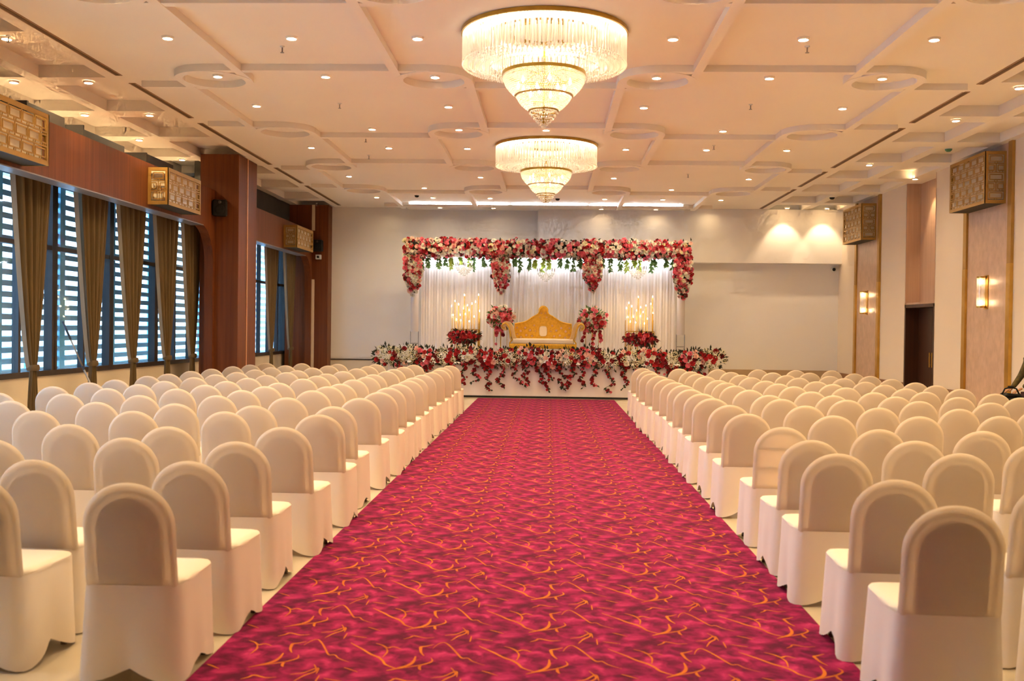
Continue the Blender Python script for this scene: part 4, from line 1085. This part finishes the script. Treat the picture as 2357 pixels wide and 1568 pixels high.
# seat and arms
MB().box(-.74, .74, -.32, .27, .47, .60).build('seat_cushion', 'cream_leather', sf, bevel=.035)
MB().box(-.80, .80, -.34, .31, .36, .475).build('seat_frame', 'gold_leaf', sf, bevel=.02)
for s in (-1, 1):
    path = [(s * .70, .56), (s * .735, .64), (s * .755, .74), (s * .775, .84), (s * .815, .92), (s * .87, .955), (s * .925, .935), (s * .95, .88), (s * .925, .835), (s * .885, .84)]
    th = .072; L1, L2 = [], []
    fine = catmull(path, 3)
    for k, (xa, za) in enumerate(fine):
        p, q = fine[max(k - 1, 0)], fine[min(k + 1, len(fine) - 1)]
        dx, dz = q[0] - p[0], q[1] - p[1]; L_ = math.hypot(dx, dz) or 1
        t_ = th * (1 - .35 * k / (len(fine) - 1))
        L1.append((xa - dz / L_ * t_, za + dx / L_ * t_)); L2.append((xa + dz / L_ * t_, za - dx / L_ * t_))
    ar = MB().prism(L1 + L2[::-1], 'y', -.30, .28)
    a_ = ar.build('armrest', 'arm_gold_cream', sf, bevel=.01)
    MB().tube([(x, -.31, z) for x, z in [(s * .80, .40), (s * .79, .5)] + [(p[0] + s * .03, p[1] + .01) for p in path]], .017, 6).build('arm_trim', 'gold_leaf', a_, smooth=True)
    for yy in (-.28, .26): MB().lathe([(.022, 0), (.03, .03), (.022, .10), (.045, .22), (.06, .36)], 12).build('leg', 'gold_leaf', sf, smooth=True, loc=(s * .68, yy, 0))

# ------------------------------------------------------------------ person at the right edge, with a bag
def case(x, y, w, d, h, label):
    g = thing('equipment_case', label, 'case', (x, y, 0))
    MB().box(-w / 2, w / 2, -d / 2, d / 2, .0, h).build('body', 'black_plastic', g, bevel=.015)
    MB().box(-w / 2 - .008, w / 2 + .008, -d / 2 - .008, d / 2 + .008, h * .62, h * .66).build('band', 'pole_grey', g)
    MB().box(-.07, .07, -d / 2 - .025, -d / 2, h * .3, h * .38).build('handle', 'pole_grey', g)
PY = 15.0
case(7.05, PY, .42, .5, .60, 'black equipment case the person sits on at the right wall')
case(6.46, PY - .52, .4, .36, .64, 'black equipment case under the black bag')
bgx = thing('camera_bag', 'black camera bag with carry handle standing behind the right chairs', 'bag', (6.47, PY - .52, .64))
MB().box(-.15, .15, -.10, .10, 0, .13).build('body', 'black_plastic', bgx, bevel=.03)
MB().prism([(-.16, .12), (.0, .15), (.13, .12), (.10, .165), (-.08, .185)], 'y', -.10, .10).build('lid', 'black_plastic', bgx, bevel=.01)
MB().tube([(-.12, 0, .16), (-.08, 0, .24), (0, 0, .262), (.08, 0, .24), (.12, 0, .16)], .011, 6).build('carry_handle', 'black_plastic', bgx, smooth=True)
MB().cyl((-.035, 0, .262), (.035, 0, .262), .02, n=8).build('grip', 'black_plastic', bgx)
MB().tube([(.13, -.08, .14), (.19, -.12, .10), (.17, -.12, .03)], .012, 6).build('strap', 'trousers_plum', bgx)

def skin_body(name, verts, edges, radii, root, mat, parent, levels=2):
    me = bpy.data.meshes.new(name); me.from_pydata(verts, edges, [])
    o = inst(name, me, parent); me.materials.append(M[mat])
    md = o.modifiers.new('skin', 'SKIN'); md.use_smooth_shade = True
    for i, r in enumerate(radii):
        sv = me.skin_vertices[0].data[i]; sv.radius = r if isinstance(r, tuple) else (r, r); sv.use_root = (i == root)
    sb = o.modifiers.new('sub', 'SUBSURF'); sb.levels = levels; sb.render_levels = levels
    return o
# seated, facing -x (towards the aisle), hands on the thighs; local origin at the floor below the hips
pr = thing('person', 'person in olive shirt seated at the right edge, hand resting on dark trousers', 'person', (7.02, PY, 0))
V = [(0.02, 0, .72), (.04, 0, .92), (.03, 0, 1.12), (0, 0, 1.27), (-.01, 0, 1.35),           # pelvis .. neck base
     (.0, -.18, 1.22), (-.085, -.25, 1.03), (-.235, -.20, .875),                                 # near arm: shoulder, elbow, wrist
     (.0, .18, 1.22), (-.06, .25, 1.03), (-.22, .17, .855)]
Ed = [(0, 1), (1, 2), (2, 3), (3, 4), (3, 5), (5, 6), (6, 7), (3, 8), (8, 9), (9, 10)]
skin_body('shirt', V, Ed, [(.15, .12), (.15, .115), (.16, .11), (.10, .085), .058, .066, .050, .036, .066, .050, .036], 0, 'shirt_olive', pr)
V = [(.03, 0, .70), (-.02, -.10, .70), (-.40, -.12, .71), (-.44, -.12, .42), (-.45, -.12, .09), (-.02, .10, .70), (-.40, .12, .71), (-.44, .12, .42), (-.45, .12, .09)]
Ed = [(0, 1), (1, 2), (2, 3), (3, 4), (0, 5), (5, 6), (6, 7), (7, 8)]
skin_body('trousers', V, Ed, [(.14, .11), .09, .068, .058, .046, .09, .068, .058, .046], 0, 'trousers_plum', pr)
for s in (-1, 1):
    skin_body('shoe', [(-.44, s * .12, .05), (-.52, s * .12, .04), (-.62, s * .125, .032)], [(0, 1), (1, 2)], [(.045, .045), (.044, .036), (.036, .026)], 0, 'black_plastic', pr)
hd = skin_body('head', [(-.01, 0, 1.34), (-.02, 0, 1.44), (-.035, 0, 1.53), (-.03, 0, 1.61), (-.115, 0, 1.52), (-.10, 0, 1.46)], [(0, 1), (1, 2), (2, 3), (2, 4), (1, 5)], [.055, (.06, .07), (.085, .085), (.08, .075), .018, .03], 0, 'skin', pr)
skin_body('hair', [(0, 0, 1.50), (.0, 0, 1.58), (-.03, 0, 1.64)], [(0, 1), (1, 2)], [(.08, .07), (.095, .09), (.085, .07)], 0, 'hair_black', hd)
for s in (-1, 1):
    MB().lathe([(.001, .012), (.010, .004), (.012, 0)], 10).build('eye', 'hair_black', hd, loc=(-.115, s * .032, 1.545)).rotation_euler = (0, -PI / 2, 0)
    MB().octa((-.015, s * .088, 1.53), .014, .030, 6).build('ear', 'skin', hd)
MB().box(-.125, -.11, -.024, .024, 1.465, 1.473).build('mouth', 'trousers_plum', hd)
def hand(parent, w, d, s):
    """Palm and five bent fingers from wrist w pointing along d; s = thumb side."""
    w = Vector(w); d = Vector(d).normalized(); side = Vector((0, s, 0)); dn = Vector((0, 0, -1))
    vs = [w, w + d * .045, w + d * .085]; ed = [(0, 1), (1, 2)]; ra = [(.026, .022), (.036, .016), (.034, .014)]
    for k, (off, ln) in enumerate(((-.030, .062), (-.011, .078), (.010, .084), (.029, .074))):
        b = len(vs); p = w + d * .088 + side * off
        vs += [p, p + d * ln * .45 + dn * .006, p + d * ln * .75 + dn * .022, p + d * ln * .88 + dn * .042]
        ed += [(2, b), (b, b + 1), (b + 1, b + 2), (b + 2, b + 3)]; ra += [.0095, .0088, .008, .0068]
    b = len(vs); p = w + d * .03 + side * .034
    vs += [p, p + d * .03 + side * .022 + dn * .008, p + d * .055 + side * .024 + dn * .016]; ed += [(1, b), (b, b + 1), (b + 1, b + 2)]; ra += [.012, .0105, .0085]
    skin_body('hand', [tuple(v) for v in vs], ed, ra, 0, 'skin', parent, 1)
hand(pr, (-.235, -.20, .872), (-.9, .15, -.42), 1)
hand(pr, (-.22, .17, .852), (-.9, -.1, -.35), -1)
